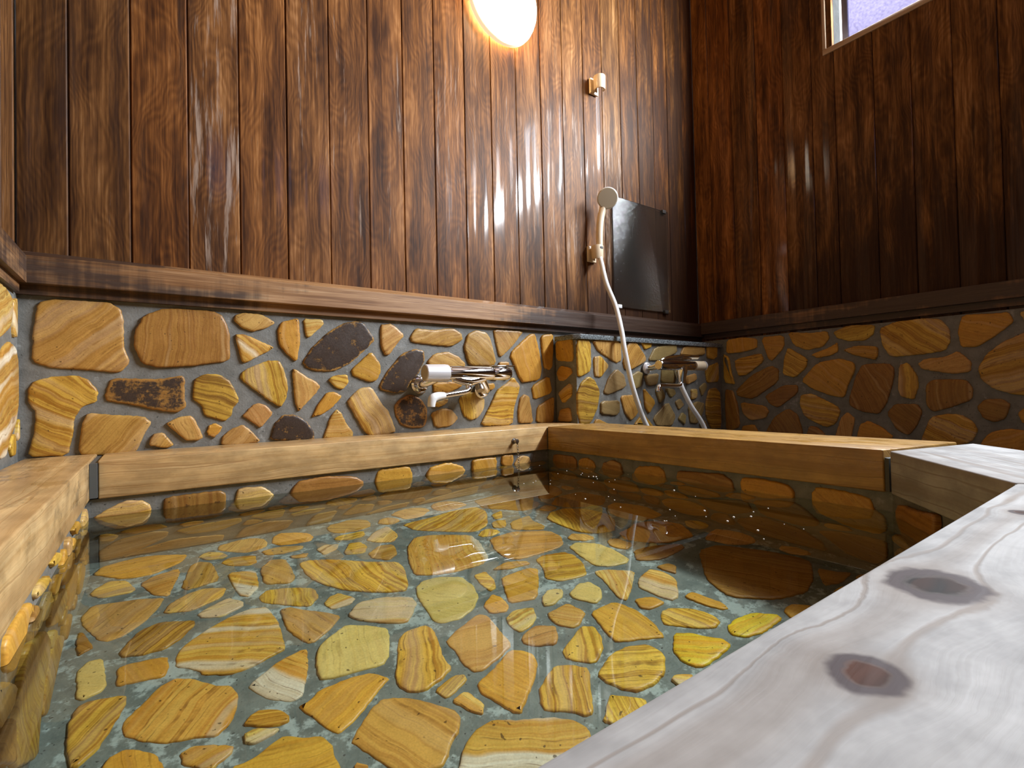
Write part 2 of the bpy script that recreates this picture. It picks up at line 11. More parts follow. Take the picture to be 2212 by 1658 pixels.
'left':"w 24 -402 549 -313 585 -216 583 -146 567 -128 523 -166 456 -285 411 -404 391|w -49 -99 558 -40 578 -43 435 -92 430|W 16 -270 349 -237 383 -149 412 -54 399 -24 346 -29 199 -80 126 -174 77 -227 24 -410 34 -406 274|y -52 -30 146 -24 135 -24 73 -62 69|t 15 -2875 180 -2868 107 -2832 51 -2777 24 -2723 12 -2670 26 -2619 57 -2568 112 -2581 186 -2632 239 -2694 271 -2758 245 -2815 223|y 23 -1876 87 -1811 49 -1750 91 -1709 144 -1681 209 -1704 278 -1754 327 -1820 336 -1890 349 -1935 293 -1976 239 -1961 172 -1931 116|w 34 -1089 296 -1027 278 -975 252 -915 262 -870 304 -830 361 -841 431 -887 483 -950 502 -1016 517 -1066 470 -1115 424 -1115 356|p 89 -2241 398 -2297 370 -2338 316 -2319 250 -2285 200 -2231 181 -2174 137 -2115 171 -2057 214 -2061 286 -2076 349 -2139 367 -2182 404|y -6 -2842 559 -2897 536 -2919 476 -2885 421 -2843 364 -2774 375 -2714 392 -2666 435 -2650 498 -2693 546 -2737 565 -2772 577 -2807 574|w -59 -2354 50 -2297 94 -2306 167 -2316 210 -2332 247 -2361 274 -2403 325 -2464 311 -2518 272 -2555 208 -2519 144 -2488 84 -2425 56|t 7 -1087 73 -1071 133 -1076 195 -1104 255 -1164 289 -1230 272 -1299 258 -1328 194 -1350 125 -1308 67 -1257 26 -1195 12 -1132 28|p 8 -679 29 -612 30 -551 44 -498 84 -493 150 -488 216 -534 265 -594 284 -659 296 -710 253 -744 200 -775 133 -731 74|o -7 -1458 323 -1495 378 -1561 400 -1631 386 -1670 327 -1676 267 -1670 212 -1643 163 -1597 120 -1531 117 -1471 146 -1417 195 -1421 267|t 33 -2388 555 -2455 550 -2519 546 -2557 494 -2593 439 -2597 367 -2535 328 -2473 331 -2427 332 -2386 353 -2315 377 -2314 445 -2332 513|t -28 -1188 316 -1134 356 -1135 424 -1167 488 -1233 517 -1300 506 -1342 459 -1402 429 -1404 363 -1377 306 -1321 286 -1273 278 -1228 288|o -54 -1933 568 -1975 578 -2017 568 -2065 549 -2106 503 -2084 446 -2047 405 -2007 351 -1939 353 -1876 379 -1849 442 -1831 507 -1887 550|w -27 -577 488 -650 487 -690 426 -671 358 -623 322 -590 297 -551 287 -509 289 -447 298 -423 353 -424 416 -476 451 -521 481|t -16 -983 167 -998 101 -968 46 -915 28 -881 14 -846 14 -811 27 -764 49 -776 98 -792 137 -808 196 -865 230 -922 195|w 77 -1613 465 -1643 514 -1698 539 -1756 528 -1805 498 -1834 449 -1837 391 -1785 362 -1752 339 -1712 329 -1678 350 -1652 376 -1641 411|t 82 -1561 438 -1518 402 -1466 385 -1427 428 -1398 449 -1374 480 -1339 530 -1391 558 -1430 574 -1469 577 -1506 565 -1556 545 -1602 493|b -47 -2093 172 -2117 138 -2151 93 -2127 43 -2079 22 -2034 12 -1988 23 -1939 45 -1951 100 -1958 140 -1981 173 -2014 202 -2058 191|t 33 -823 430 -785 389 -732 412 -700 441 -676 470 -666 507 -667 550 -707 567 -742 578 -777 572 -814 557 -865 527 -849 473|o -87 -1536 51 -1559 87 -1590 101 -1611 112 -1637 120 -1674 121 -1709 97 -1700 56 -1677 29 -1649 18 -1625 12 -1601 17 -1573 27|o -6 -1169 565 -1180 535 -1162 508 -1154 490 -1140 476 -1119 455 -1092 464 -1072 484 -1058 510 -1046 547 -1079 567 -1108 577 -1139 576|w -74 -2920 280 -2960 265 -2977 232 -2986 205 -2987 179 -2978 154 -2964 118 -2925 99 -2899 137 -2892 167 -2886 189 -2874 220 -2883 261|p 66 -2214 462 -2181 489 -2170 532 -2208 561 -2236 571 -2257 578 -2279 575 -2301 566 -2326 548 -2320 518 -2308 492 -2288 464 -2252 445|t 3 -822 243 -779 242 -741 251 -715 279 -693 312 -701 350 -726 378 -762 375 -788 376 -810 364 -825 344 -831 319 -841 282|p 42 -1478 128 -1509 100 -1504 59 -1488 30 -1461 19 -1441 13 -1420 14 -1398 21 -1363 35 -1364 69 -1378 100 -1402 127 -1439 132|t 2 -2606 249 -2573 257 -2559 287 -2566 319 -2584 343 -2609 358 -2640 380 -2678 369 -2693 332 -2689 299 -2668 278 -2652 263 -2631 256|w 79 -2168 94 -2184 128 -2220 131 -2252 114 -2271 86 -2285 55 -2263 27 -2235 18 -2215 12 -2195 15 -2173 23 -2152 41 -2155 69|t -49 -2946 290 -2920 293 -2889 300 -2868 327 -2865 364 -2885 394 -2913 420 -2951 423 -2974 391 -2983 366 -2988 343 -2982 321 -2973 296|t -22 -2716 295 -2710 331 -2738 354 -2771 361 -2801 351 -2832 342 -2859 314 -2864 274 -2829 251 -2795 253 -2774 253 -2755 260 -2739 274|y 53 -1190 545 -1194 567 -1216 575 -1229 577 -1241 578 -1252 574 -1272 570 -1286 552 -1271 534 -1251 531 -1239 529 -1227 531 -1207 530|w 33 -1046 220 -1039 199 -1026 181 -1004 177 -984 180 -968 191 -955 208 -958 229 -978 237 -989 245 -1002 248 -1022 253 -1047 245|y 89 -120 91 -131 84 -142 72 -158 53 -141 38 -127 21 -105 17 -81 21 -70 43 -74 64 -78 81 -88 96 -106 95|b 27 -2515 13 -2497 18 -2477 29 -2477 52 -2491 68 -2504 81 -2520 93 -2546 99 -2565 81 -2570 57 -2573 32 -2551 19 -2533 13|t 44 -1899 82 -1918 87 -1926 70 -1927 54 -1925 40 -1924 19 -1906 13 -1886 14 -1868 21 -1853 37 -1861 58 -1874 70 -1885 79|t -44 -2637 505 -2637 492 -2637 475 -2627 455 -2606 458 -2591 469 -2580 481 -2575 496 -2569 517 -2582 534 -2602 543 -2624 542 -2640 527|w 36 -1056 15 -1039 12 -1022 19 -1010 31 -996 48 -995 71 -1011 89 -1032 102 -1055 91 -1066 74 -1079 61 -1086 41 -1078 21|p -7 -524 499 -514 490 -502 486 -485 482 -462 487 -452 509 -457 532 -469 553 -491 561 -513 557 -530 545 -549 531 -541 508|b -57 -652 539 -654 524 -649 508 -634 502 -621 499 -608 502 -591 507 -567 521 -570 547 -587 567 -609 577 -633 575 -647 557|t 42 -2987 512 -2981 492 -2965 475 -2942 481 -2929 496 -2920 507 -2917 520 -2914 537 -2918 559 -2939 568 -2960 562 -2979 552 -2987 532|y -58 -1023 557 -1018 539 -1002 529 -988 523 -972 523 -950 525 -941 543 -941 564 -960 574 -973 577 -984 578 -995 576 -1009 571|p 70 -422 45 -427 61 -438 78 -458 83 -478 78 -495 65 -510 45 -497 23 -476 16 -463 13 -449 13 -436 17 -424 28|o -44 -2918 16 -2903 12 -2889 14 -2873 20 -2858 33 -2852 55 -2864 75 -2884 85 -2905 86 -2923 76 -2940 64 -2946 43 -2939 23|t 50 -401 334 -387 319 -368 314 -352 319 -338 327 -325 338 -320 357 -323 379 -345 383 -361 386 -378 381 -393 372 -405 355|b 21 -2125 470 -2148 477 -2164 479 -2178 474 -2189 467 -2196 456 -2210 439 -2198 423 -2182 416 -2165 414 -2140 406 -2127 425 -2122 447|o -88 -1796 521 -1781 527 -1770 539 -1753 556 -1774 570 -1788 575 -1799 578 -1811 576 -1825 573 -1846 563 -1844 542 -1833 524 -1814 516|p 85 -2030 220 -2011 214 -1994 222 -1990 240 -1985 249 -1979 262 -1975 285 -1993 296 -2014 299 -2036 295 -2043 272 -2047 254 -2042 235|t 11 -429 129 -423 144 -420 158 -422 172 -428 188 -442 210 -464 201 -474 181 -480 167 -480 151 -476 135 -465 118 -444 114|t 81 -1386 224 -1372 204 -1348 211 -1333 223 -1322 236 -1318 253 -1323 268 -1335 277 -1348 282 -1363 284 -1384 282 -1399 265 -1402 242|p 34 -1395 137 -1383 129 -1367 129 -1359 142 -1354 153 -1353 165 -1351 183 -1366 190 -1382 193 -1401 193 -1414 178 -1423 160 -1408 144|w -85 -2325 56 -2334 50 -2340 40 -2351 25 -2337 15 -2323 13 -2312 12 -2301 15 -2284 20 -2290 36 -2295 47 -2303 56 -2314 61",
'floor':"y -3 -158 -553 -145 -509 -113 -473 -68 -500 -46 -577 -57 -596 -131 -593|t 26 -38 -546 -5 -500 65 -476 70 -516 51 -600 35 -675 -5 -643|t 74 67 -631 98 -470 124 -446 163 -477 172 -637 113 -655 79 -660|y -4 186 -497 218 -465 296 -491 292 -558 266 -574 209 -544|t 61 -165 -695 -144 -632 -88 -642 -33 -655 23 -680 14 -728 -21 -798 -65 -847 -95 -859 -119 -839 -142 -779 -157 -745|y 49 19 -774 30 -731 81 -683 127 -673 185 -703 166 -759 87 -801 35 -784|w 3 96 -827 133 -799 180 -775 215 -819 211 -847 155 -876 106 -856|W -49 196 -599 277 -619 269 -747 233 -800 208 -776 201 -704|k 46 -73 -930 -59 -891 -31 -837 15 -820 89 -857 90 -877 59 -931 18 -962 -29 -961 -63 -949|b -44 -163 -825 -159 -775 -149 -787 -122 -871 -134 -880 -152 -895|v -43 -146 -993 -147 -957 -133 -927 -102 -929 -94 -1001 -88 -1039 -94 -1061 -130 -1076 -141 -1062 -142 -1021|o -76 -72 -1053 -73 -990 -51 -983 25 -995 27 -1047 16 -1073 -27 -1065 -70 -1060|W 48 -58 -1200 -55 -1181 -16 -1134 5 -1105 39 -1088 69 -1111 110 -1160 140 -1181 151 -1220 145 -1256 125 -1297 100 -1316 71 -1302 9 -1281 -25 -1255 -53 -1223|y 63 -141 -1213 -146 -1144 -136 -1092 -116 -1084 -68 -1092 -50 -1102 -51 -1133 -73 -1195 -92 -1241 -115 -1266 -131 -1265|o -87 -82 -1288 -71 -1271 -50 -1265 -21 -1282 1 -1307 15 -1347 11 -1375 -78 -1323|W 15 35 -1324 58 -1316 88 -1331 126 -1357 120 -1375 93 -1388 79 -1399 66 -1380 41 -1354|W -26 40 -1006 56 -968 102 -927 176 -882 222 -868 268 -886 277 -958 279 -1010 274 -1072 271 -1114 247 -1120 183 -1140 141 -1140 91 -1110 79 -1082 39 -1049|W -60 170 -1203 197 -1180 247 -1150 299 -1137 317 -1143 302 -1213 273 -1292 251 -1302 201 -1264 181 -1226|t -76 294 -920 319 -921 347 -953 400 -1001 434 -1044 396 -1084 343 -1121 323 -1119 310 -1089 292 -1036 291 -979|y -95 255 -813 283 -782 346 -804 407 -847 409 -906 371 -950 324 -913 258 -854|w 16 406 -955 431 -925 465 -919 497 -976 478 -1002 420 -1000|w -38 448 -1053 495 -1005 570 -1018 641 -1067 641 -1105 608 -1148 574 -1181 520 -1144 463 -1090|v -53 670 -1029 704 -1001 760 -1008 825 -1051 829 -1119 811 -1182 769 -1228 707 -1253 655 -1238 637 -1216 646 -1146 653 -1083|v -105 321 -1206 342 -1148 379 -1121 431 -1095 484 -1133 522 -1174 507 -1223 485 -1274 458 -1301 404 -1289 360 -1283 318 -1269 314 -1244|y -112 482 -1322 524 -1235 555 -1209 612 -1214 623 -1244 613 -1291 605 -1325 593 -1354 591 -1408 555 -1425 506 -1436 474 -1418 460 -1390 465 -1357|p -19 628 -1308 673 -1286 758 -1260 778 -1285 766 -1362 760 -1429 711 -1446 649 -1460 625 -1450 619 -1398 628 -1364 622 -1332|o 24 254 -1319 277 -1318 303 -1298 373 -1296 425 -1310 454 -1350 427 -1367 389 -1395 347 -1424 308 -1438 295 -1425 280 -1384 266 -1353|y -18 146 -1313 164 -1293 183 -1288 220 -1311 234 -1336 229 -1351 212 -1354 187 -1342|w -3 143 -1339 166 -1335 211 -1361 195 -1371 156 -1373 144 -1359|t -70 321 -1468 345 -1444 388 -1410 414 -1400 442 -1413 483 -1447 506 -1483 534 -1519 537 -1544 517 -1573 488 -1590 468 -1613 449 -1624 403 -1615 371 -1581 352 -1539 332 -1497|o -6 102 -1429 116 -1405 156 -1406 186 -1388 213 -1382 250 -1409 279 -1424 289 -1454 287 -1484 288 -1517 279 -1542|y 16 522 -1443 584 -1430 606 -1443 601 -1462 534 -1487|w -70 540 -1493 582 -1488 597 -1545 579 -1569 560 -1545|t -44 308 -1527 318 -1522 333 -1541 326 -1553 306 -1540|o -74 612 -1484 664 -1471 744 -1439 770 -1464 781 -1489 772 -1519 729 -1559 675 -1596 646 -1617 633 -1600 621 -1563 605 -1510|y -128 715 -1589 753 -1569 797 -1552 833 -1581 857 -1613 809 -1669 769 -1714 752 -1708 739 -1685 692 -1642 694 -1623|y -41 854 -1640 930 -1611 987 -1619 1032 -1650 1036 -1691 1022 -1713 978 -1742 935 -1748 890 -1737 869 -1714 853 -1664|y -120 846 -1525 884 -1509 955 -1484 981 -1508 965 -1553 931 -1590 890 -1609 870 -1601 845 -1573 835 -1549|p -16 790 -1423 823 -1406 861 -1404 899 -1440 879 -1475 851 -1500 798 -1467 786 -1443|w 16 807 -1328 852 -1306 907 -1331 888 -1371 854 -1398 806 -1402 798 -1374|w -59 913 -1383 955 -1381 997 -1381 1009 -1448 955 -1480 931 -1477 902 -1437|o -88 1017 -1458 1094 -1459 1117 -1475 1127 -1542 1113 -1609 1088 -1663 1053 -1641 1022 -1620 976 -1593 982 -1555 998 -1509|y -87 1142 -1607 1173 -1583 1202 -1590 1247 -1636 1260 -1687 1250 -1721 1214 -1729 1179 -1696 1128 -1629|Y -47 1057 -1705 1117 -1667 1151 -1694 1171 -1736 1191 -1761 1185 -1792 1126 -1796 1066 -1790 1050 -1775 1044 -1743|o -60 1160 -1496 1191 -1507 1216 -1530 1214 -1569 1156 -1560 1140 -1539|o -91 1280 -1584 1321 -1582 1328 -1629 1333 -1676 1320 -1704 1301 -1695 1284 -1646|v -59 1037 -1345 1096 -1322 1134 -1336 1132 -1390 1097 -1428 1061 -1439 1037 -1394 1027 -1369|v -57 955 -1311 999 -1287 1040 -1312 1016 -1344 961 -1363 931 -1350|o -91 794 -1232 851 -1196 863 -1230 854 -1286 829 -1303 786 -1281|W -34 499 -1617 515 -1603 549 -1589 589 -1593 633 -1626 694 -1663 722 -1692 737 -1727 734 -1735 722 -1755 650 -1763 573 -1750 456 -1664 480 -1635|y -113 768 -1741 812 -1713 835 -1699 860 -1728 886 -1760 871 -1784 792 -1772|w -56 973 -1762 991 -1758 1024 -1783 1012 -1806 971 -1788|w -78 1246 -1438 1281 -1419 1340 -1410 1358 -1448 1354 -1497 1331 -1526 1267 -1576 1237 -1573 1227 -1522 1222 -1463|o -72 928 -1134 1039 -1140 1058 -1167 1022 -1218 945 -1306 869 -1278 865 -1259 903 -1180|y -56 862 -1064 910 -1065 904 -1125 880 -1180 851 -1183 851 -1122|y -20 1094 -1107 1138 -1095 1216 -1122 1226 -1168 1207 -1235 1164 -1296 1130 -1298 1063 -1275 1037 -1230 1076 -1170|t -27 1069 -850 1182 -847 1308 -935 1303 -1012 1265 -1068 1223 -1088 1059 -1073 1020 -1042 1024 -953|v -83 1257 -1103 1306 -1089 1362 -1152 1366 -1225 1351 -1315 1318 -1333 1255 -1311 1222 -1271 1235 -1189|w -121 1190 -1298 1228 -1309 1300 -1384 1219 -1442 1140 -1487 1132 -1463 1171 -1363|y -18 930 -1075 1001 -1055 1064 -1094 1063 -1122 983 -1107|t -13 1238 -753 1356 -733 1325 -806 1327 -882 1294 -915 1193 -832|y -10 1226 -626 1301 -601 1249 -685 1204 -687|b -65 1368 -1412 1417 -1423 1425 -1454 1378 -1488 1369 -1458|b -21 1411 -1280 1490 -1296 1587 -1358 1564 -1394 1427 -1396 1355 -1343|W -112 777 -728 838 -660 909 -682 1029 -774 1022 -857 972 -998 928 -1020 820 -1012 748 -982 704 -948 727 -850|y -83 409 -645 437 -635 501 -666 559 -717 623 -777 697 -829 696 -892 660 -1000 639 -1028 579 -995 530 -957 482 -913 457 -875 418 -801 407 -727|t -64 289 -621 332 -561 378 -580 380 -679 375 -755 352 -777 283 -742|y 28 856 -493 997 -487 1129 -463 1235 -478 1239 -573 1150 -719 1061 -759 957 -671 870 -590|w 32 671 -577 732 -506 802 -472 799 -601 751 -655 698 -624|y -6 569 -499 592 -470 700 -474 686 -528 616 -539|w 36 487 -553 530 -529 576 -553 554 -598 500 -624|y -8 565 -644 607 -568 648 -582 658 -631 629 -688 566 -669|t -10 633 -702 695 -656 743 -677 724 -766 675 -797 633 -750|t -5 317 -467 379 -455 461 -496 446 -526 372 -534 326 -510|t -7 393 -566 460 -573 442 -610 399 -593|Y -12 1240 -1744 1290 -1741 1348 -1759 1386 -1804 1378 -1827 1286 -1822 1236 -1803 1217 -1769|b -69 1578 -1435 1672 -1455 1739 -1593 1763 -1699 1753 -1740 1638 -1795 1548 -1813 1453 -1772 1372 -1675 1413 -1573|b -72 1720 -1768 1734 -1817 1760 -1856 1668 -1858 1620 -1828|t -62 144 -2060 209 -2088 274 -2094 339 -2080 394 -2034 419 -1964 392 -1895 336 -1856 277 -1841 215 -1833 161 -1869 114 -1921 124 -1991|p 31 -119 -1380 -144 -1443 -161 -1492 -156 -1542 -136 -1593 -93 -1643 -27 -1640 44 -1626 81 -1563 91 -1493 49 -1439 10 -1390 -53 -1374|o -6 1256 -2151 1293 -2086 1312 -2019 1321 -1938 1257 -1887 1184 -1874 1106 -1855 1044 -1907 1009 -1977 1016 -2053 1049 -2119 1112 -2154 1181 -2156|o 76 473 -1797 428 -1853 427 -1922 442 -1984 461 -2064 540 -2080 616 -2072 690 -2038 722 -1963 715 -1884 676 -1820 616 -1775 541 -1768|o 54 1406 -2147 1474 -2168 1531 -2151 1573 -2136 1605 -2105 1626 -2063 1645 -2004 1610 -1952 1556 -1906 1478 -1894 1409 -1935 1375 -2006 1400 -2077|o 56 1717 -1305 1751 -1244 1736 -1175 1685 -1129 1625 -1105 1567 -1128 1496 -1132 1465 -1195 1498 -1257 1527 -1297 1563 -1325 1609 -1337 1675 -1355|b 11 1429 -370 1356 -379 1280 -387 1263 -464 1251 -524 1293 -568 1325 -602 1364 -666 1444 -680 1510 -630 1514 -549 1501 -486 1489 -415|y 62 1387 -820 1378 -895 1380 -954 1382 -1021 1426 -1083 1503 -1110 1566 -1058 1608 -1007 1633 -948 1625 -882 1597 -815 1534 -763 1450 -767|b 7 1628 -316 1569 -341 1525 -381 1512 -437 1518 -491 1546 -538 1584 -602 1654 -585 1715 -560 1752 -504 1779 -438 1750 -370 1699 -318|b -79 737 -1836 730 -1883 740 -1928 763 -1972 804 -2040 875 -2022 937 -1988 987 -1928 967 -1853 899 -1823 860 -1799 817 -1793 772 -1803|y -69 179 -1834 218 -1812 268 -1783 275 -1725 275 -1655 226 -1596 150 -1579 86 -1619 32 -1662 10 -1728 28 -1793 69 -1843 131 -1845|o -42 51 -1856 -29 -1867 -107 -1874 -143 -1943 -162 -2009 -149 -2076 -102 -2125 -48 -2184 26 -2155 77 -2110 108 -2055 110 -1991 84 -1934|b 55 784 -2103 776 -2171 807 -2229 862 -2251 907 -2266 955 -2258 1002 -2238 1057 -2196 1037 -2132 1008 -2080 959 -2039 895 -2032 835 -2057|o 7 -121 -437 -91 -470 -49 -486 -3 -484 36 -458 77 -422 99 -360 40 -325 -4 -306 -48 -301 -91 -315 -145 -337 -162 -393|o 88 1818 -1058 1834 -1012 1831 -964 1812 -917 1779 -854 1713 -873 1672 -913 1646 -953 1637 -1000 1638 -1053 1668 -1106 1728 -1124 1793 -1121|b 46 1667 -598 1624 -609 1587 -636 1533 -677 1550 -738 1586 -787 1641 -815 1710 -846 1774 -804 1826 -747 1806 -671 1791 -603 1714 -600|t -40 407 -1671 365 -1646 325 -1675 298 -1708 287 -1747 294 -1789 316 -1828 360 -1837 404 -1839 436 -1810 455 -1773 461 -1732 448 -1689|b -80 1388 -2149 1360 -2122 1319 -2118 1283 -2140 1260 -2176 1263 -2216 1284 -2248 1316 -2260 1346 -2266 1375 -2259 1407 -2244 1445 -2212 1408 -2176|p 68 189 -366 213 -399 237 -424 268 -449 311 -447 347 -422 354 -380 349 -343 328 -314 297 -303 267 -301 237 -310 196 -324|o 45 171 -2243 207 -2263 248 -2264 283 -2244 317 -2217 328 -2173 311 -2131 270 -2115 235 -2105 199 -2111 166 -2130 150 -2167 148 -2208|o -8 622 -2226 661 -2250 694 -2263 728 -2265 760 -2253 772 -2222 767 -2193 759 -2169 746 -2143 719 -2107 672 -2104 640 -2139 619 -2179|o -69 393 -446 417 -455 446 -459 494 -463 515 -423 510 -379 484 -346 451 -327 411 -309 381 -341 372 -375 365 -402 374 -428|p -18 -18 -1789 -4 -1757 -5 -1722 -16 -1686 -48 -1661 -88 -1658 -118 -1685 -154 -1705 -160 -1746 -151 -1786 -126 -1824 -83 -1842 -41 -1821|p -52 960 -300 932 -307 900 -318 864 -349 884 -390 893 -438 939 -454 983 -444 1011 -414 1044 -389 1042 -348 1017 -319 988 -306|t -42 581 -400 599 -436 634 -452 667 -459 701 -451 742 -438 756 -397 759 -351 726 -317 685 -302 647 -319 604 -321 582 -358|b 69 380 -2226 414 -2244 458 -2259 502 -2237 514 -2190 527 -2145 502 -2106 460 -2093 422 -2073 381 -2088 351 -2118 342 -2159 350 -2200|p 76 1176 -311 1137 -300 1098 -308 1071 -337 1059 -372 1062 -408 1082 -437 1115 -446 1146 -448 1177 -439 1223 -424 1223 -378 1206 -339|p 14 1722 -1378 1680 -1396 1693 -1443 1697 -1474 1715 -1500 1740 -1524 1779 -1539 1816 -1518 1831 -1480 1836 -1444 1825 -1408 1806 -1365 1760 -1369|y -6 201 -407 192 -396 180 -387 159 -372 138 -385 127 -406 135 -427 144 -443 159 -454 177 -460 200 -461 216 -445 207 -421|t 74 822 -372 801 -381 787 -401 778 -425 794 -446 811 -461 833 -469 853 -458 870 -445 874 -425 872 -405 862 -388 846 -371|y 14 31 -2265 53 -2254 65 -2234 77 -2212 65 -2190 50 -2171 27 -2174 8 -2177 -7 -2188 -26 -2203 -24 -2227 -17 -2252 6 -2263|y -28 1651 -1866 1634 -1863 1607 -1860 1592 -1883 1594 -1909 1607 -1930 1627 -1944 1650 -1946 1672 -1938 1690 -1923 1697 -1900 1684 -1880 1665 -1872|y 78 1803 -1333 1824 -1323 1833 -1301 1836 -1280 1827 -1261 1815 -1240 1791 -1233 1772 -1248 1757 -1262 1750 -1280 1747 -1301 1755 -1325 1778 -1335|t 80 1706 -1922 1699 -1942 1709 -1963 1730 -1974 1757 -1976 1779 -1961 1788 -1936 1797 -1909 1779 -1887 1757 -1874 1732 -1871 1714 -1887 1710 -1907|t 10 1451 -1197 1451 -1176 1435 -1153 1409 -1159 1390 -1175 1381 -1195 1380 -1217 1388 -1238 1402 -1260 1428 -1256 1448 -1248 1459 -1230 1453 -1211|o 30 1124 -2255 1145 -2263 1164 -2266 1182 -2261 1202 -2252 1203 -2230 1205 -2209 1196 -2186 1173 -2177 1147 -2174 1126 -2189 1117 -2212 1117 -2234|y 59 531 -2183 531 -2206 542 -2229 565 -2238 590 -2242 602 -2217 603 -2199 605 -2186 601 -2173 597 -2151 577 -2137 553 -2142 539 -2162|p -89 1456 -691 1438 -707 1443 -729 1458 -746 1479 -750 1498 -749 1517 -742 1527 -724 1526 -704 1519 -686 1508 -664 1485 -674 1469 -679|y 71 1163 -726 1155 -741 1146 -768 1165 -788 1192 -786 1208 -768 1220 -756 1226 -740 1240 -718 1218 -707 1200 -701 1183 -703 1171 -714|t -25 1791 -1702 1812 -1717 1829 -1697 1833 -1678 1836 -1664 1834 -1651 1828 -1637 1817 -1614 1793 -1615 1774 -1629 1771 -1651 1770 -1670 1778 -1687|o 83 1771 -528 1788 -543 1813 -544 1827 -525 1833 -508 1836 -492 1831 -476 1826 -453 1804 -447 1788 -465 1779 -477 1774 -490 1773 -505|b -80 103 -1513 105 -1535 110 -1563 138 -1564 161 -1563 183 -1554 199 -1534 189 -1510 176 -1495 163 -1485 146 -1480 124 -1475 109 -1492|o -6 1463 -1885 1475 -1871 1487 -1849 1474 -1829 1459 -1809 1433 -1806 1408 -1813 1393 -1834 1395 -1858 1390 -1882 1405 -1902 1431 -1897 1449 -1894|y 53 1050 -794 1056 -818 1077 -829 1097 -834 1118 -831 1141 -823 1145 -798 1135 -779 1125 -763 1109 -758 1093 -761 1080 -767 1069 -778|p 79 1334 -1097 1351 -1107 1375 -1115 1396 -1100 1392 -1073 1388 -1057 1380 -1043 1368 -1033 1350 -1018 1330 -1027 1310 -1040 1306 -1065 1321 -1083|o -42 -117 -2188 -129 -2212 -130 -2238 -116 -2257 -95 -2263 -80 -2266 -64 -2263 -44 -2257 -38 -2238 -40 -2219 -50 -2200 -68 -2190 -91 -2180",
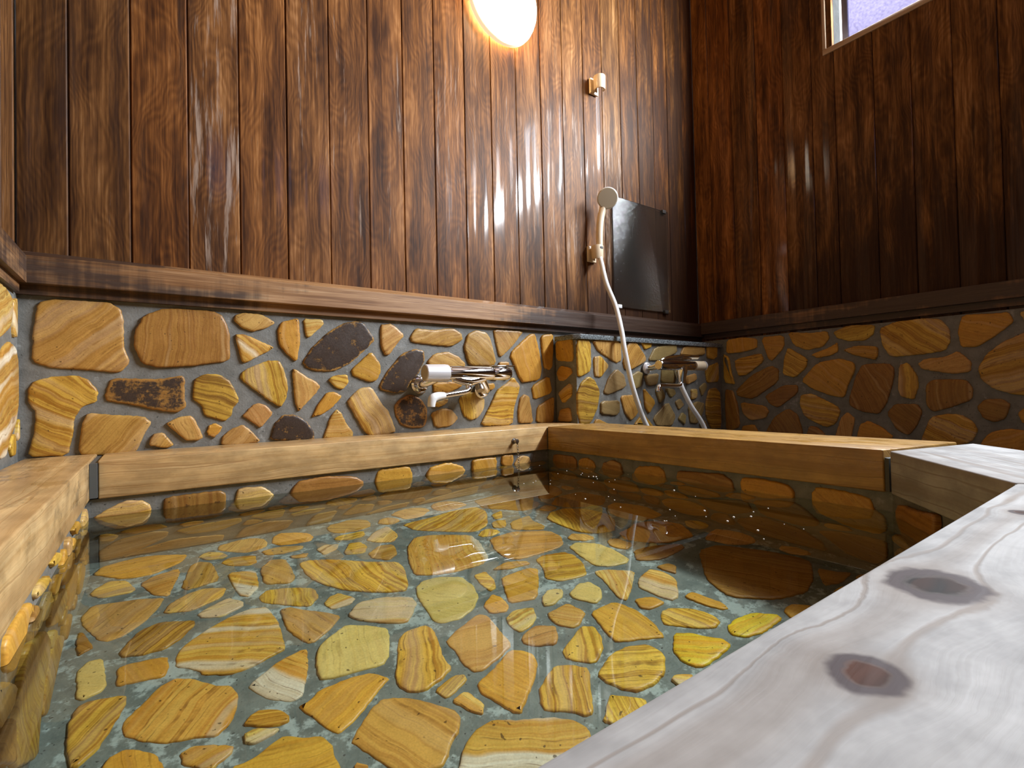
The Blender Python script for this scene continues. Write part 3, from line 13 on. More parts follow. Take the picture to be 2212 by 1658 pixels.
'bback':"y 5 -171 -196 -134 -172 -83 -148 -37 -152 -7 -176 -9 -266 -21 -404 -103 -429 -150 -326|b -89 27 -185 34 -152 208 -150 227 -166 227 -233 214 -461 37 -445 27 -293|y 8 -153 -472 -128 -467 -97 -512 -116 -572 -150 -548|t 24 -155 -666 -103 -566 -5 -521 44 -553 40 -616 -39 -714 -91 -754 -141 -766 -154 -740|t 1 -104 -766 -39 -714 65 -659 222 -699 213 -766 100 -766 -39 -766|y 5 61 -557 138 -528 278 -511 282 -571 214 -637 101 -626|y 4 228 -358 265 -153 293 -150 360 -156 403 -197 368 -413 268 -433|b 3 411 -340 475 -151 598 -141 730 -157 772 -188 750 -332 646 -427 525 -454 433 -396|o 1 818 -194 838 -140 988 -137 1008 -178 992 -359 836 -411|o 1 1060 -319 1086 -158 1203 -141 1297 -175 1289 -283 1161 -382|t 44 255 -759 283 -664 367 -623 473 -662 445 -759 383 -766 283 -766|y 5 304 -519 368 -479 442 -480 428 -595 359 -586|y 3 455 -578 520 -546 606 -562 567 -610 473 -614|w 14 519 -757 557 -639 655 -628 619 -766 604 -766 523 -766|t 0 670 -705 738 -585 819 -633 802 -730 696 -728|t -2 774 -765 857 -710 991 -696 972 -766 801 -766|t -3 1008 -766 1127 -696 1380 -621 1364 -766 1159 -766|o -69 1338 -184 1342 -141 1487 -141 1496 -169 1482 -258 1344 -274|o -14 1522 -182 1530 -137 1600 -138 1606 -174 1582 -226|t -73 1313 -389 1256 -414 1223 -460 1183 -505 1190 -566 1233 -608 1285 -622 1334 -622 1377 -600 1414 -564 1431 -510 1428 -444 1370 -413|b -66 1638 -307 1580 -301 1532 -333 1524 -389 1515 -435 1522 -489 1565 -524 1621 -555 1669 -512 1711 -479 1714 -427 1727 -371 1699 -316|b 70 1055 -645 1100 -598 1114 -534 1096 -472 1046 -432 988 -427 933 -430 876 -453 839 -508 854 -572 902 -609 946 -628 994 -652|b 74 1678 -569 1629 -570 1594 -567 1547 -562 1488 -585 1472 -647 1511 -696 1546 -738 1599 -754 1653 -744 1708 -720 1725 -662 1720 -605|o 11 18 -436 -2 -420 -27 -419 -50 -427 -69 -442 -99 -466 -77 -494 -59 -517 -31 -513 -10 -510 13 -504 43 -489 29 -459|o 43 1493 -424 1506 -401 1513 -378 1510 -353 1503 -325 1476 -305 1441 -300 1407 -316 1391 -350 1401 -384 1410 -414 1435 -434 1467 -455|o 41 785 -468 814 -453 820 -422 823 -396 813 -371 800 -338 766 -348 742 -358 724 -375 711 -398 694 -434 726 -454 754 -468|o -52 1751 -215 1721 -232 1703 -264 1710 -301 1728 -334 1764 -342 1799 -347 1823 -323 1834 -295 1838 -268 1830 -242 1817 -208 1782 -201|b 57 1797 -570 1822 -551 1832 -526 1838 -506 1834 -485 1827 -460 1804 -446 1771 -431 1743 -452 1723 -481 1719 -516 1740 -544 1770 -556|y -71 654 -557 689 -556 722 -546 739 -517 736 -486 716 -467 702 -453 684 -446 659 -435 637 -450 609 -471 600 -508 619 -542|t 37 1729 -192 1714 -164 1685 -153 1656 -151 1631 -165 1613 -186 1608 -214 1609 -244 1632 -265 1661 -280 1685 -256 1702 -240 1711 -220|t -70 1198 -660 1218 -645 1215 -621 1207 -602 1193 -587 1175 -578 1145 -561 1122 -582 1109 -608 1104 -640 1125 -665 1155 -668 1177 -668|o -22 1210 -446 1222 -416 1203 -392 1171 -396 1151 -395 1122 -391 1106 -413 1103 -440 1107 -468 1126 -490 1155 -498 1180 -484 1200 -468|t -43 1838 -629 1832 -605 1813 -589 1790 -581 1766 -581 1744 -595 1736 -619 1736 -644 1746 -667 1759 -706 1797 -707 1823 -682 1833 -654|o 52 110 -522 127 -520 141 -511 154 -499 153 -480 137 -471 126 -466 116 -464 105 -466 90 -470 74 -484 83 -502 90 -520|t 34 894 -656 903 -637 891 -620 881 -607 867 -600 849 -595 832 -602 832 -622 831 -636 834 -650 843 -663 859 -668 877 -666|t 50 823 -500 820 -480 802 -477 784 -481 768 -492 753 -509 757 -532 774 -547 791 -559 813 -561 828 -544 827 -524 828 -512|o 54 472 -543 489 -545 505 -540 519 -528 533 -511 526 -490 507 -480 491 -475 472 -472 458 -484 452 -501 452 -517 455 -536|o 75 1264 -322 1253 -326 1245 -334 1238 -344 1228 -361 1236 -379 1255 -385 1275 -391 1292 -378 1299 -360 1307 -342 1305 -319 1282 -314|o -48 356 -604 345 -590 339 -581 330 -573 317 -564 301 -568 290 -581 284 -598 284 -619 300 -631 320 -628 334 -626 347 -617|t 20 1065 -390 1069 -374 1072 -356 1061 -339 1043 -332 1022 -327 1010 -347 1004 -362 1003 -378 1002 -398 1017 -412 1038 -417 1056 -407|b 66 1508 -563 1521 -560 1531 -551 1548 -540 1539 -523 1529 -511 1516 -503 1497 -491 1483 -506 1472 -521 1469 -539 1468 -562 1493 -563|b -12 1801 -365 1784 -358 1766 -355 1747 -356 1740 -375 1736 -390 1737 -407 1746 -423 1765 -419 1778 -417 1797 -418 1816 -405 1812 -382|o -26 328 -488 339 -482 348 -472 364 -455 354 -437 333 -436 319 -435 306 -439 293 -446 274 -460 275 -483 292 -498 314 -493|o -45 1070 -707 1069 -689 1067 -670 1049 -662 1032 -660 1016 -664 1005 -676 1003 -691 1005 -706 1007 -725 1025 -733 1044 -733 1064 -727|t -11 708 -571 691 -568 675 -570 658 -576 650 -592 652 -610 665 -621 675 -635 691 -633 701 -621 709 -612 712 -601 719 -584|b -25 1460 -650 1455 -630 1435 -623 1416 -631 1401 -645 1395 -665 1400 -685 1408 -707 1430 -716 1451 -705 1470 -698 1470 -676 1465 -662|t -85 378 -419 372 -432 374 -446 379 -458 389 -465 401 -467 414 -465 429 -459 449 -445 442 -424 428 -407 409 -400 390 -407|y 78 1550 -265 1562 -252 1561 -235 1552 -222 1543 -212 1530 -206 1515 -205 1504 -217 1498 -230 1499 -245 1500 -263 1515 -278 1534 -272",
'bright':"b -96 -321 -190 -333 -155 -517 -152 -524 -311 -360 -418|b -171 -672 -347 -707 -170 -780 -142 -833 -157 -854 -258 -785 -419|o -178 -898 -229 -928 -161 -1050 -145 -1088 -167 -1105 -285 -1014 -419 -904 -393|b 180 -1148 -191 -1159 -154 -1248 -151 -1366 -142 -1410 -166 -1424 -251 -1364 -314 -1246 -285|o -178 -1443 -171 -1451 -147 -1525 -142 -1619 -151 -1643 -173 -1646 -211 -1541 -288 -1464 -264|o -135 -1699 -173 -1717 -146 -1793 -147 -1873 -158 -1888 -192 -1915 -275 -1920 -437 -1895 -493 -1810 -469 -1725 -375 -1700 -245|b -164 -1486 -365 -1584 -285 -1653 -280 -1725 -478 -1720 -535 -1663 -576 -1521 -538|b 174 -1242 -497 -1468 -378 -1489 -530 -1398 -624 -1295 -601|b -162 -1417 -668 -1521 -553 -1663 -602 -1737 -700 -1744 -766 -1660 -766 -1468 -766|b -142 -1716 -589 -1775 -546 -1875 -543 -1916 -547 -1921 -678 -1892 -766 -1807 -742 -1766 -679|t -86 -313 -636 -298 -587 -307 -537 -340 -500 -383 -475 -439 -461 -497 -484 -513 -544 -526 -600 -475 -634 -449 -677 -398 -698 -341 -686|o 30 -845 -643 -790 -637 -735 -617 -718 -562 -711 -508 -733 -456 -782 -433 -831 -425 -889 -423 -926 -468 -934 -523 -943 -583 -894 -619|t 48 -592 -305 -641 -330 -671 -378 -689 -440 -644 -486 -596 -515 -543 -502 -506 -476 -479 -446 -451 -407 -478 -367 -506 -337 -544 -323|o -37 -1168 -752 -1128 -735 -1083 -706 -1069 -652 -1092 -600 -1139 -573 -1188 -560 -1237 -571 -1281 -601 -1301 -651 -1297 -706 -1252 -736 -1210 -751|b -32 -552 -586 -589 -540 -648 -555 -693 -578 -722 -617 -732 -664 -736 -720 -683 -740 -640 -754 -596 -747 -552 -728 -519 -686 -526 -632|o 46 -1326 -431 -1293 -456 -1253 -464 -1202 -471 -1164 -435 -1157 -384 -1157 -332 -1201 -303 -1246 -304 -1282 -306 -1314 -325 -1350 -351 -1356 -397|o 87 -1158 -555 -1130 -555 -1101 -547 -1089 -519 -1081 -490 -1089 -458 -1115 -437 -1147 -447 -1169 -457 -1185 -473 -1197 -494 -1206 -523 -1183 -543|b -14 -901 -752 -872 -752 -845 -742 -820 -719 -812 -685 -843 -664 -863 -647 -888 -641 -917 -638 -948 -653 -953 -687 -949 -719 -929 -742|o 45 -1475 -356 -1456 -370 -1433 -375 -1402 -380 -1377 -360 -1383 -327 -1393 -304 -1408 -286 -1429 -274 -1454 -274 -1476 -288 -1504 -306 -1489 -336|o -10 -1080 -544 -1070 -575 -1043 -590 -1017 -602 -986 -601 -963 -580 -951 -552 -952 -522 -969 -497 -994 -482 -1024 -478 -1055 -486 -1074 -513|o -72 -657 -232 -631 -260 -594 -267 -561 -254 -541 -228 -532 -200 -534 -171 -559 -158 -579 -152 -599 -151 -618 -157 -645 -167 -659 -195|t -55 -1338 -748 -1310 -737 -1309 -708 -1314 -682 -1326 -656 -1350 -632 -1385 -633 -1400 -667 -1413 -688 -1416 -713 -1412 -740 -1385 -749 -1362 -754|b 48 -1051 -625 -1055 -650 -1058 -669 -1056 -691 -1051 -726 -1019 -738 -984 -732 -973 -697 -963 -673 -965 -646 -980 -625 -1004 -616 -1029 -615|b -69 -1140 -410 -1120 -421 -1101 -427 -1079 -429 -1059 -416 -1057 -393 -1061 -374 -1071 -358 -1086 -347 -1106 -342 -1123 -353 -1140 -366 -1142 -388|o 82 -1176 -303 -1166 -311 -1153 -316 -1132 -324 -1118 -308 -1117 -288 -1121 -270 -1132 -255 -1150 -248 -1170 -244 -1185 -258 -1195 -275 -1187 -293|t 4 -1791 -472 -1806 -483 -1818 -497 -1823 -517 -1803 -527 -1790 -532 -1779 -534 -1767 -531 -1748 -529 -1738 -513 -1738 -492 -1752 -476 -1772 -472|t 41 -853 -412 -834 -409 -817 -398 -820 -378 -822 -364 -828 -352 -838 -339 -856 -329 -874 -338 -887 -353 -891 -372 -886 -392 -872 -406|t -68 -299 -469 -299 -452 -304 -436 -314 -414 -337 -416 -354 -428 -369 -439 -374 -458 -358 -472 -349 -481 -337 -486 -322 -492 -306 -486|t 66 -798 -683 -802 -695 -803 -709 -801 -726 -786 -737 -767 -739 -754 -724 -749 -710 -747 -697 -750 -683 -754 -663 -774 -653 -793 -661|y 60 -335 -696 -349 -706 -366 -719 -365 -740 -344 -749 -331 -753 -319 -754 -307 -751 -300 -740 -298 -729 -301 -718 -303 -702 -317 -688",
'bcham':"b -3 28 -179 51 -154 143 -151 247 -136 251 -169 199 -271 117 -439 66 -368|o -45 350 -600 295 -586 248 -600 207 -615 181 -650 163 -694 193 -731 230 -745 261 -754 293 -748 326 -734 378 -707 369 -653|b -88 482 -556 517 -517 534 -470 529 -424 512 -377 467 -355 417 -341 366 -361 338 -406 326 -457 336 -511 384 -535 428 -566|y -15 448 -150 402 -165 362 -197 343 -247 361 -297 406 -320 443 -336 484 -334 517 -310 532 -274 534 -236 520 -200 496 -158|t 71 210 -341 171 -376 150 -419 136 -465 140 -522 194 -543 242 -551 294 -548 305 -492 314 -457 310 -421 306 -371 262 -349|y -76 181 -606 180 -565 147 -539 107 -529 54 -511 27 -558 13 -602 18 -647 37 -692 77 -730 126 -698 153 -667 172 -640|b 58 534 -662 531 -621 509 -587 471 -578 436 -577 404 -591 384 -620 382 -653 392 -685 412 -715 446 -742 489 -730 520 -701|o -80 259 -182 248 -205 252 -230 262 -253 280 -282 311 -273 325 -245 336 -230 340 -212 341 -190 330 -165 305 -150 278 -163|t 31 105 -491 110 -465 102 -439 85 -420 62 -405 32 -405 20 -434 13 -454 13 -474 20 -494 42 -497 58 -499 78 -499|t 83 365 -540 351 -533 335 -532 320 -539 312 -554 313 -570 327 -579 336 -584 346 -586 357 -585 376 -583 380 -567 376 -551|b 73 302 -312 300 -332 308 -347 314 -363 330 -373 346 -362 356 -353 363 -342 373 -328 363 -315 351 -305 335 -293 319 -303|y -88 51 -750 64 -741 55 -728 48 -720 41 -714 30 -709 17 -709 14 -723 12 -733 14 -743 20 -751 30 -754 40 -753|t 52 275 -298 266 -286 254 -274 237 -276 219 -282 211 -298 211 -316 225 -327 236 -332 248 -335 260 -333 281 -331 285 -313",
'bleft':"o 0 -668 -150 -558 -145 -500 -178 -603 -180|y 0 -1014 -149 -963 -139 -851 -169 -892 -181 -982 -168|y -18 -1197 -161 -1159 -146 -1062 -162 -1031 -183 -1120 -185 -1185 -174|o -58 -1430 -158 -1345 -147 -1265 -151 -1233 -172 -1287 -187 -1318 -238 -1382 -281 -1431 -211|t -77 -1489 -230 -1446 -234 -1366 -346 -1400 -388 -1483 -365|y -74 -1366 -401 -1278 -283 -1123 -372 -1067 -493 -1083 -554 -1140 -591 -1193 -699 -1219 -766 -1394 -582 -1376 -482|y -71 -1068 -570 -954 -585 -861 -691 -1009 -738 -1102 -766 -1155 -704|y -74 -1051 -431 -1001 -319 -815 -430 -773 -558 -898 -574 -1004 -488|t -76 -1504 -409 -1409 -394 -1394 -569 -1504 -431|o -2 -760 -656 -708 -683 -646 -681 -599 -643 -561 -594 -584 -536 -586 -473 -638 -435 -699 -447 -749 -465 -754 -522 -761 -556 -761 -594|b -58 -2016 -356 -2024 -297 -2074 -266 -2118 -243 -2171 -239 -2231 -251 -2253 -309 -2256 -366 -2234 -418 -2178 -430 -2133 -466 -2077 -452 -2020 -421|t -77 -1756 -394 -1695 -388 -1630 -395 -1593 -342 -1573 -284 -1593 -228 -1627 -182 -1679 -157 -1733 -171 -1794 -181 -1818 -238 -1832 -298 -1805 -355|t -76 -394 -295 -455 -285 -496 -331 -554 -366 -557 -433 -517 -483 -476 -524 -418 -523 -362 -518 -323 -477 -299 -425 -307 -367 -338 -315|o 27 -876 -349 -849 -384 -822 -411 -787 -423 -738 -448 -694 -417 -661 -371 -646 -308 -680 -251 -743 -235 -799 -228 -853 -248 -880 -298|b -76 -1600 -396 -1645 -419 -1681 -457 -1712 -513 -1672 -563 -1634 -605 -1578 -632 -1513 -622 -1471 -573 -1483 -511 -1495 -469 -1518 -435 -1550 -399|t 16 -1817 -560 -1773 -522 -1738 -468 -1773 -412 -1807 -369 -1858 -351 -1915 -341 -1970 -367 -1986 -426 -2008 -483 -1985 -544 -1928 -571 -1870 -581|o 20 -550 -746 -513 -754 -475 -744 -432 -727 -400 -684 -428 -637 -449 -594 -492 -564 -536 -602 -566 -621 -585 -650 -596 -686 -590 -729|o -4 -2069 -661 -2095 -611 -2124 -553 -2189 -540 -2237 -584 -2256 -629 -2267 -665 -2263 -703 -2244 -737 -2209 -752 -2171 -752 -2134 -738 -2101 -709|t -85 -1768 -743 -1714 -733 -1661 -737 -1623 -698 -1640 -644 -1651 -609 -1673 -581 -1705 -563 -1746 -550 -1795 -561 -1826 -604 -1858 -663 -1810 -709|b -8 -1993 -306 -1955 -336 -1907 -325 -1858 -301 -1840 -249 -1838 -193 -1892 -168 -1931 -153 -1970 -152 -2009 -166 -2061 -189 -2046 -242 -2023 -279|t 83 -2026 -735 -1991 -750 -1954 -753 -1919 -741 -1870 -722 -1869 -672 -1883 -627 -1914 -591 -1961 -576 -2014 -573 -2042 -618 -2056 -661 -2058 -705|o 4 -1496 -719 -1460 -727 -1429 -716 -1407 -700 -1382 -683 -1372 -651 -1382 -617 -1409 -593 -1444 -593 -1474 -602 -1493 -625 -1508 -652 -1505 -683|t -1 -569 -309 -539 -324 -509 -314 -487 -302 -472 -283 -462 -259 -460 -228 -478 -200 -511 -192 -543 -199 -579 -210 -588 -246 -575 -277|o 50 -979 -216 -1003 -239 -1015 -269 -997 -297 -979 -317 -956 -329 -928 -334 -903 -319 -892 -294 -887 -267 -896 -239 -918 -220 -947 -208|o -29 -441 -571 -437 -592 -423 -609 -405 -628 -371 -652 -341 -628 -323 -596 -330 -562 -354 -541 -379 -537 -398 -533 -416 -539 -440 -547|b 73 -1250 -190 -1269 -203 -1289 -223 -1293 -255 -1268 -274 -1243 -287 -1215 -291 -1194 -272 -1172 -254 -1151 -223 -1179 -197 -1200 -178 -1229 -185|o 17 -2221 -150 -2242 -156 -2263 -169 -2268 -194 -2262 -219 -2239 -231 -2218 -235 -2198 -232 -2180 -221 -2149 -206 -2147 -173 -2180 -160 -2201 -152|o -88 -837 -658 -847 -686 -850 -713 -843 -739 -817 -749 -795 -754 -772 -748 -746 -739 -723 -714 -745 -686 -763 -669 -783 -658 -811 -643|y 66 -1120 -337 -1088 -357 -1052 -351 -1026 -329 -1022 -299 -1026 -276 -1033 -258 -1038 -226 -1066 -203 -1097 -220 -1130 -235 -1132 -271 -1143 -307|y -16 -298 -205 -301 -184 -308 -162 -330 -151 -354 -152 -378 -159 -414 -173 -411 -209 -404 -243 -371 -257 -341 -267 -314 -251 -305 -225|y 35 -1539 -319 -1560 -319 -1573 -334 -1582 -347 -1587 -361 -1585 -377 -1570 -384 -1557 -387 -1545 -386 -1525 -387 -1517 -370 -1514 -351 -1522 -332|o -55 -653 -176 -666 -185 -682 -198 -676 -217 -674 -240 -652 -247 -632 -247 -616 -235 -605 -220 -600 -202 -615 -190 -626 -182 -638 -179|t -57 -2192 -528 -2173 -522 -2158 -506 -2157 -484 -2167 -465 -2184 -454 -2203 -448 -2223 -453 -2237 -467 -2243 -486 -2246 -508 -2234 -527 -2211 -529|t -4 -1522 -281 -1507 -273 -1502 -257 -1501 -242 -1505 -226 -1513 -205 -1535 -209 -1554 -213 -1570 -226 -1571 -246 -1567 -264 -1557 -279 -1540 -290|o 56 -312 -727 -304 -705 -298 -689 -300 -672 -306 -654 -322 -641 -342 -649 -357 -657 -368 -670 -377 -688 -367 -706 -352 -718 -334 -725|o -12 -2088 -597 -2081 -606 -2069 -617 -2055 -610 -2045 -601 -2040 -588 -2037 -573 -2040 -554 -2056 -542 -2077 -544 -2094 -553 -2095 -573 -2092 -586|y 73 -1004 -558 -988 -543 -991 -522 -1002 -509 -1008 -500 -1018 -494 -1030 -487 -1047 -488 -1055 -503 -1059 -519 -1059 -539 -1048 -557 -1026 -558|t 3 -1515 -161 -1534 -154 -1546 -151 -1557 -150 -1568 -152 -1584 -158 -1594 -175 -1589 -194 -1571 -203 -1555 -200 -1542 -198 -1530 -190 -1515 -180|y 36 -787 -611 -785 -589 -806 -581 -822 -578 -837 -578 -851 -584 -870 -594 -877 -616 -863 -634 -842 -638 -827 -635 -814 -631 -797 -627|o -22 -2064 -521 -2044 -527 -2023 -517 -2021 -494 -2021 -475 -2028 -458 -2047 -454 -2061 -459 -2072 -463 -2083 -470 -2101 -483 -2098 -503 -2084 -518|o -36 -821 -222 -809 -214 -791 -200 -796 -180 -811 -166 -831 -166 -844 -179 -853 -185 -869 -192 -881 -212 -865 -227 -846 -228 -832 -226|b -12 -571 -380 -579 -359 -600 -361 -620 -367 -634 -383 -636 -405 -628 -423 -614 -438 -595 -444 -578 -434 -571 -418 -568 -406 -568 -394|t -27 -710 -201 -708 -181 -716 -161 -735 -153 -753 -150 -771 -155 -780 -171 -781 -187 -778 -201 -772 -215 -757 -221 -741 -221 -720 -219|t 64 -605 -737 -604 -720 -610 -704 -620 -686 -640 -693 -655 -697 -675 -703 -684 -722 -673 -741 -658 -750 -644 -753 -630 -753 -617 -748",
}


SC = bpy.context.scene
COL = SC.collection
R = random.Random(11)
Z_TRIM_TOP, Z_TRIM_EDGE, Z_TRIM_LOW, Z_STRIP = .3782, .3634, .3154, .2977
Z_WATER, Z_BED, T_COPING = -.097, -.389, .0654
X_RIGHT, X_LEFT, Y_FRONT, Z_FLOOR, Z_CEIL = 1.9024, -.2, -2.7, -.45, 2.02

# ---------------------------------------------------------------- node helpers
def new_mat(name):
    m = bpy.data.materials.new(name); m.use_nodes = True
    nt = m.node_tree; nt.nodes.clear()
    return m, nt
class G:
    """tiny node graph writer"""
    def __init__(s, nt): s.nt = nt
    def n(s, kind, ins=None, **props):
        nd = s.nt.nodes.new(kind)
        for k, v in props.items(): setattr(nd, k, v)
        for k, v in (ins or {}).items(): s.set(nd.inputs[k], v)
        return nd
    def set(s, sock, v):
        if isinstance(v, bpy.types.NodeSocket): s.nt.links.new(v, sock)
        elif isinstance(v, bpy.types.Node): s.nt.links.new(v.outputs[0], sock)
        else:
            if hasattr(sock.default_value, '__len__') and not isinstance(v, (int, float)):
                if len(sock.default_value) == 4 and len(v) == 3: v = (*v, 1)
            sock.default_value = v
    def m(s, op, a, b=0., c=0., clamp=False):
        nd = s.n('ShaderNodeMath', operation=op, use_clamp=clamp)
        s.set(nd.inputs[0], a); s.set(nd.inputs[1], b); s.set(nd.inputs[2], c)
        return nd.outputs[0]
    def mix(s, f, a, b, mode='MIX'):
        nd = s.n('ShaderNodeMix', data_type='RGBA', blend_type=mode)
        s.set(nd.inputs[0], f); s.set(nd.inputs[6], a); s.set(nd.inputs[7], b)
        return nd.outputs[2]
    def comb(s, x, y, z):
        return s.n('ShaderNodeCombineXYZ', {0: x, 1: y, 2: z}).outputs[0]
    def attr(s, name):
        return s.n('ShaderNodeAttribute', attribute_name=name)
    def noise(s, vec, scale=1., detail=2., rough=.5, dist=0.):
        return s.n('ShaderNodeTexNoise', {'Vector': vec, 'Scale': scale, 'Detail': detail, 'Roughness': rough, 'Distortion': dist}).outputs[0]
    def ss(s, v, lo, hi):
        nd = s.n('ShaderNodeMapRange', {0: v, 1: lo, 2: hi, 3: 0., 4: 1.}, interpolation_type='SMOOTHSTEP')
        return nd.outputs[0]
    def ramp(s, f, stops):
        nd = s.n('ShaderNodeValToRGB', {0: f}); cr = nd.color_ramp
        while len(cr.elements) < len(stops): cr.elements.new(.5)
        for e, (p, c) in zip(cr.elements, stops): e.position = p; e.color = (*c, 1)
        return nd.outputs[0]
    def out(s, color, rough, bump=None, bstr=.2, bdist=.002, **kw):
        p = s.n('ShaderNodeBsdfPrincipled', {'Base Color': color, 'Roughness': rough})
        for k, v in kw.items(): s.set(p.inputs[k.replace('_', ' ')], v)
        if bump is not None:
            b = s.n('ShaderNodeBump', {'Strength': bstr, 'Distance': bdist, 'Height': bump})
            s.nt.links.new(b.outputs[0], p.inputs['Normal'])
        o = s.n('ShaderNodeOutputMaterial'); s.nt.links.new(p.outputs[0], o.inputs[0])
        return p

def plain(name, color, rough=.4, metal=0., **kw):
    m, nt = new_mat(name); g = G(nt)
    g.out(color, rough, Metallic=metal, **kw)
    return m

def stone_material():
    m, nt = new_mat('banded_sandstone'); g = G(nt)
    sep = g.n('ShaderNodeSeparateXYZ', {0: g.attr('band').outputs['Vector']})
    u, v, seed = sep.outputs
    par = g.n('ShaderNodeSeparateXYZ', {0: g.attr('look').outputs['Vector']})
    strength, cream, burnt = par.outputs
    tint, tint2 = g.attr('tint').outputs['Color'], g.attr('tint2').outputs['Color']
    w1 = g.noise(g.comb(g.m('MULTIPLY', u, 9.), g.m('MULTIPLY', v, 9.), g.m('MULTIPLY', seed, 31.)), 1., 2.)
    w2 = g.noise(g.comb(g.m('MULTIPLY', u, 55.), g.m('MULTIPLY', v, 55.), g.m('MULTIPLY', seed, 17.)), 1., 2.)
    v2 = g.m('ADD', g.m('ADD', v, g.m('MULTIPLY', g.m('SUBTRACT', w1, .5), .042)), g.m('MULTIPLY', g.m('SUBTRACT', w2, .5), .0035))
    fine = g.noise(g.comb(g.m('MULTIPLY', u, 3.), g.m('MULTIPLY', v2, 190.), g.m('MULTIPLY', seed, 13.)), 1., 2., .6)
    wide = g.noise(g.comb(g.m('MULTIPLY', u, 1.5), g.m('MULTIPLY', v2, 52.), g.m('MULTIPLY', seed, 7.)), 1., 1.)
    vwide = g.noise(g.comb(g.m('MULTIPLY', u, 1.), g.m('MULTIPLY', v2, 26.), g.m('MULTIPLY', seed, 5.)), 1., 0.)
    vf = g.noise(g.comb(g.m('MULTIPLY', u, 5.), g.m('MULTIPLY', v2, 520.), g.m('MULTIPLY', seed, 23.)), 1., 1.)
    f = g.ss(g.m('ADD', g.m('ADD', g.m('MULTIPLY', fine, .62), g.m('MULTIPLY', wide, .45)), g.m('MULTIPLY', vf, .16)), .50, .74)
    col = g.mix(g.m('MULTIPLY', f, strength), tint, tint2)
    pale = g.ss(wide, .56, .72)
    col = g.mix(g.m('MULTIPLY', pale, g.m('MULTIPLY', strength, .4)), col, (.72, .50, .22))
    cr = g.m('MULTIPLY', g.ss(vwide, .50, .60), cream)
    creamc = g.mix(g.ss(fine, .3, .7), (.66, .55, .37), (.84, .78, .62))
    col = g.mix(cr, col, creamc)
    line = g.m('MULTIPLY', g.ss(g.m('ABSOLUTE', g.m('SUBTRACT', wide, .47)), .022, .003), g.ss(w2, .38, .62))
    col = g.mix(g.m('MULTIPLY', line, g.m('MULTIPLY', strength, .62)), col, (.19, .075, .015))
    pos = g.n('ShaderNodeNewGeometry').outputs['Position']
    gr = g.noise(pos, 420., 2.)
    col = g.mix(1., col, g.mix(gr, (.78, .78, .78), (1.18, 1.18, 1.18)), 'MULTIPLY')
    blot = g.noise(pos, 38., 3., .6)
    col = g.mix(1., col, g.mix(blot, (.74, .72, .70), (1.24, 1.24, 1.24)), 'MULTIPLY')
    spots = g.ss(g.noise(pos, 150., 1.), .71, .77)
    col = g.mix(g.m('MULTIPLY', spots, .75), col, (.05, .022, .008))
    edge = g.attr('rim').outputs['Fac']
    b = g.m('ADD', g.m('MULTIPLY', blot, .9), g.m('MULTIPLY', g.noise(pos, 190., 3., .7), .5))
    bmask = g.ss(g.m('ADD', b, g.m('ADD', g.m('MULTIPLY', burnt, .30), g.m('MULTIPLY', edge, .30))), .98, 1.2)
    bmask = g.m('MULTIPLY', bmask, g.m('GREATER_THAN', burnt, .05))
    col = g.mix(bmask, col, g.mix(gr, (.016, .011, .009), (.075, .048, .034)))
    height = g.m('ADD', g.m('MULTIPLY', fine, .5), g.m('ADD', g.m('MULTIPLY', gr, .25), g.m('MULTIPLY', blot, 1.4)))
    g.out(col, g.m('ADD', .22, g.m('MULTIPLY', blot, .3)), height, .35, .0016, Specular_IOR_Level=.35)
    return m

def mortar_material(name, lo, hi, patch, amount):
    m, nt = new_mat(name); g = G(nt)
    pos = g.n('ShaderNodeNewGeometry').outputs['Position']
    a = g.noise(pos, 28., 4., .6); b = g.noise(pos, 260., 2.)
    col = g.mix(g.ss(a, .3, .7), lo, hi)
    pt = g.ss(g.m('ADD', g.noise(pos, 42., 4., .68), g.m('MULTIPLY', g.noise(pos, 9., 1.), .35)), .74 - amount, .86 - amount)
    col = g.mix(g.m('MULTIPLY', pt, .8), col, patch)
    sp = g.ss(g.noise(pos, 190., 1.), .69, .74)
    col = g.mix(g.m('MULTIPLY', sp, .7), col, (.03, .03, .028))
    col = g.mix(1., col, g.mix(b, (.86, .86, .86), (1.12, 1.12, 1.12)), 'MULTIPLY')
    g.out(col, .55, g.m('ADD', a, g.m('MULTIPLY', b, .3)), .5, .003)
    return m

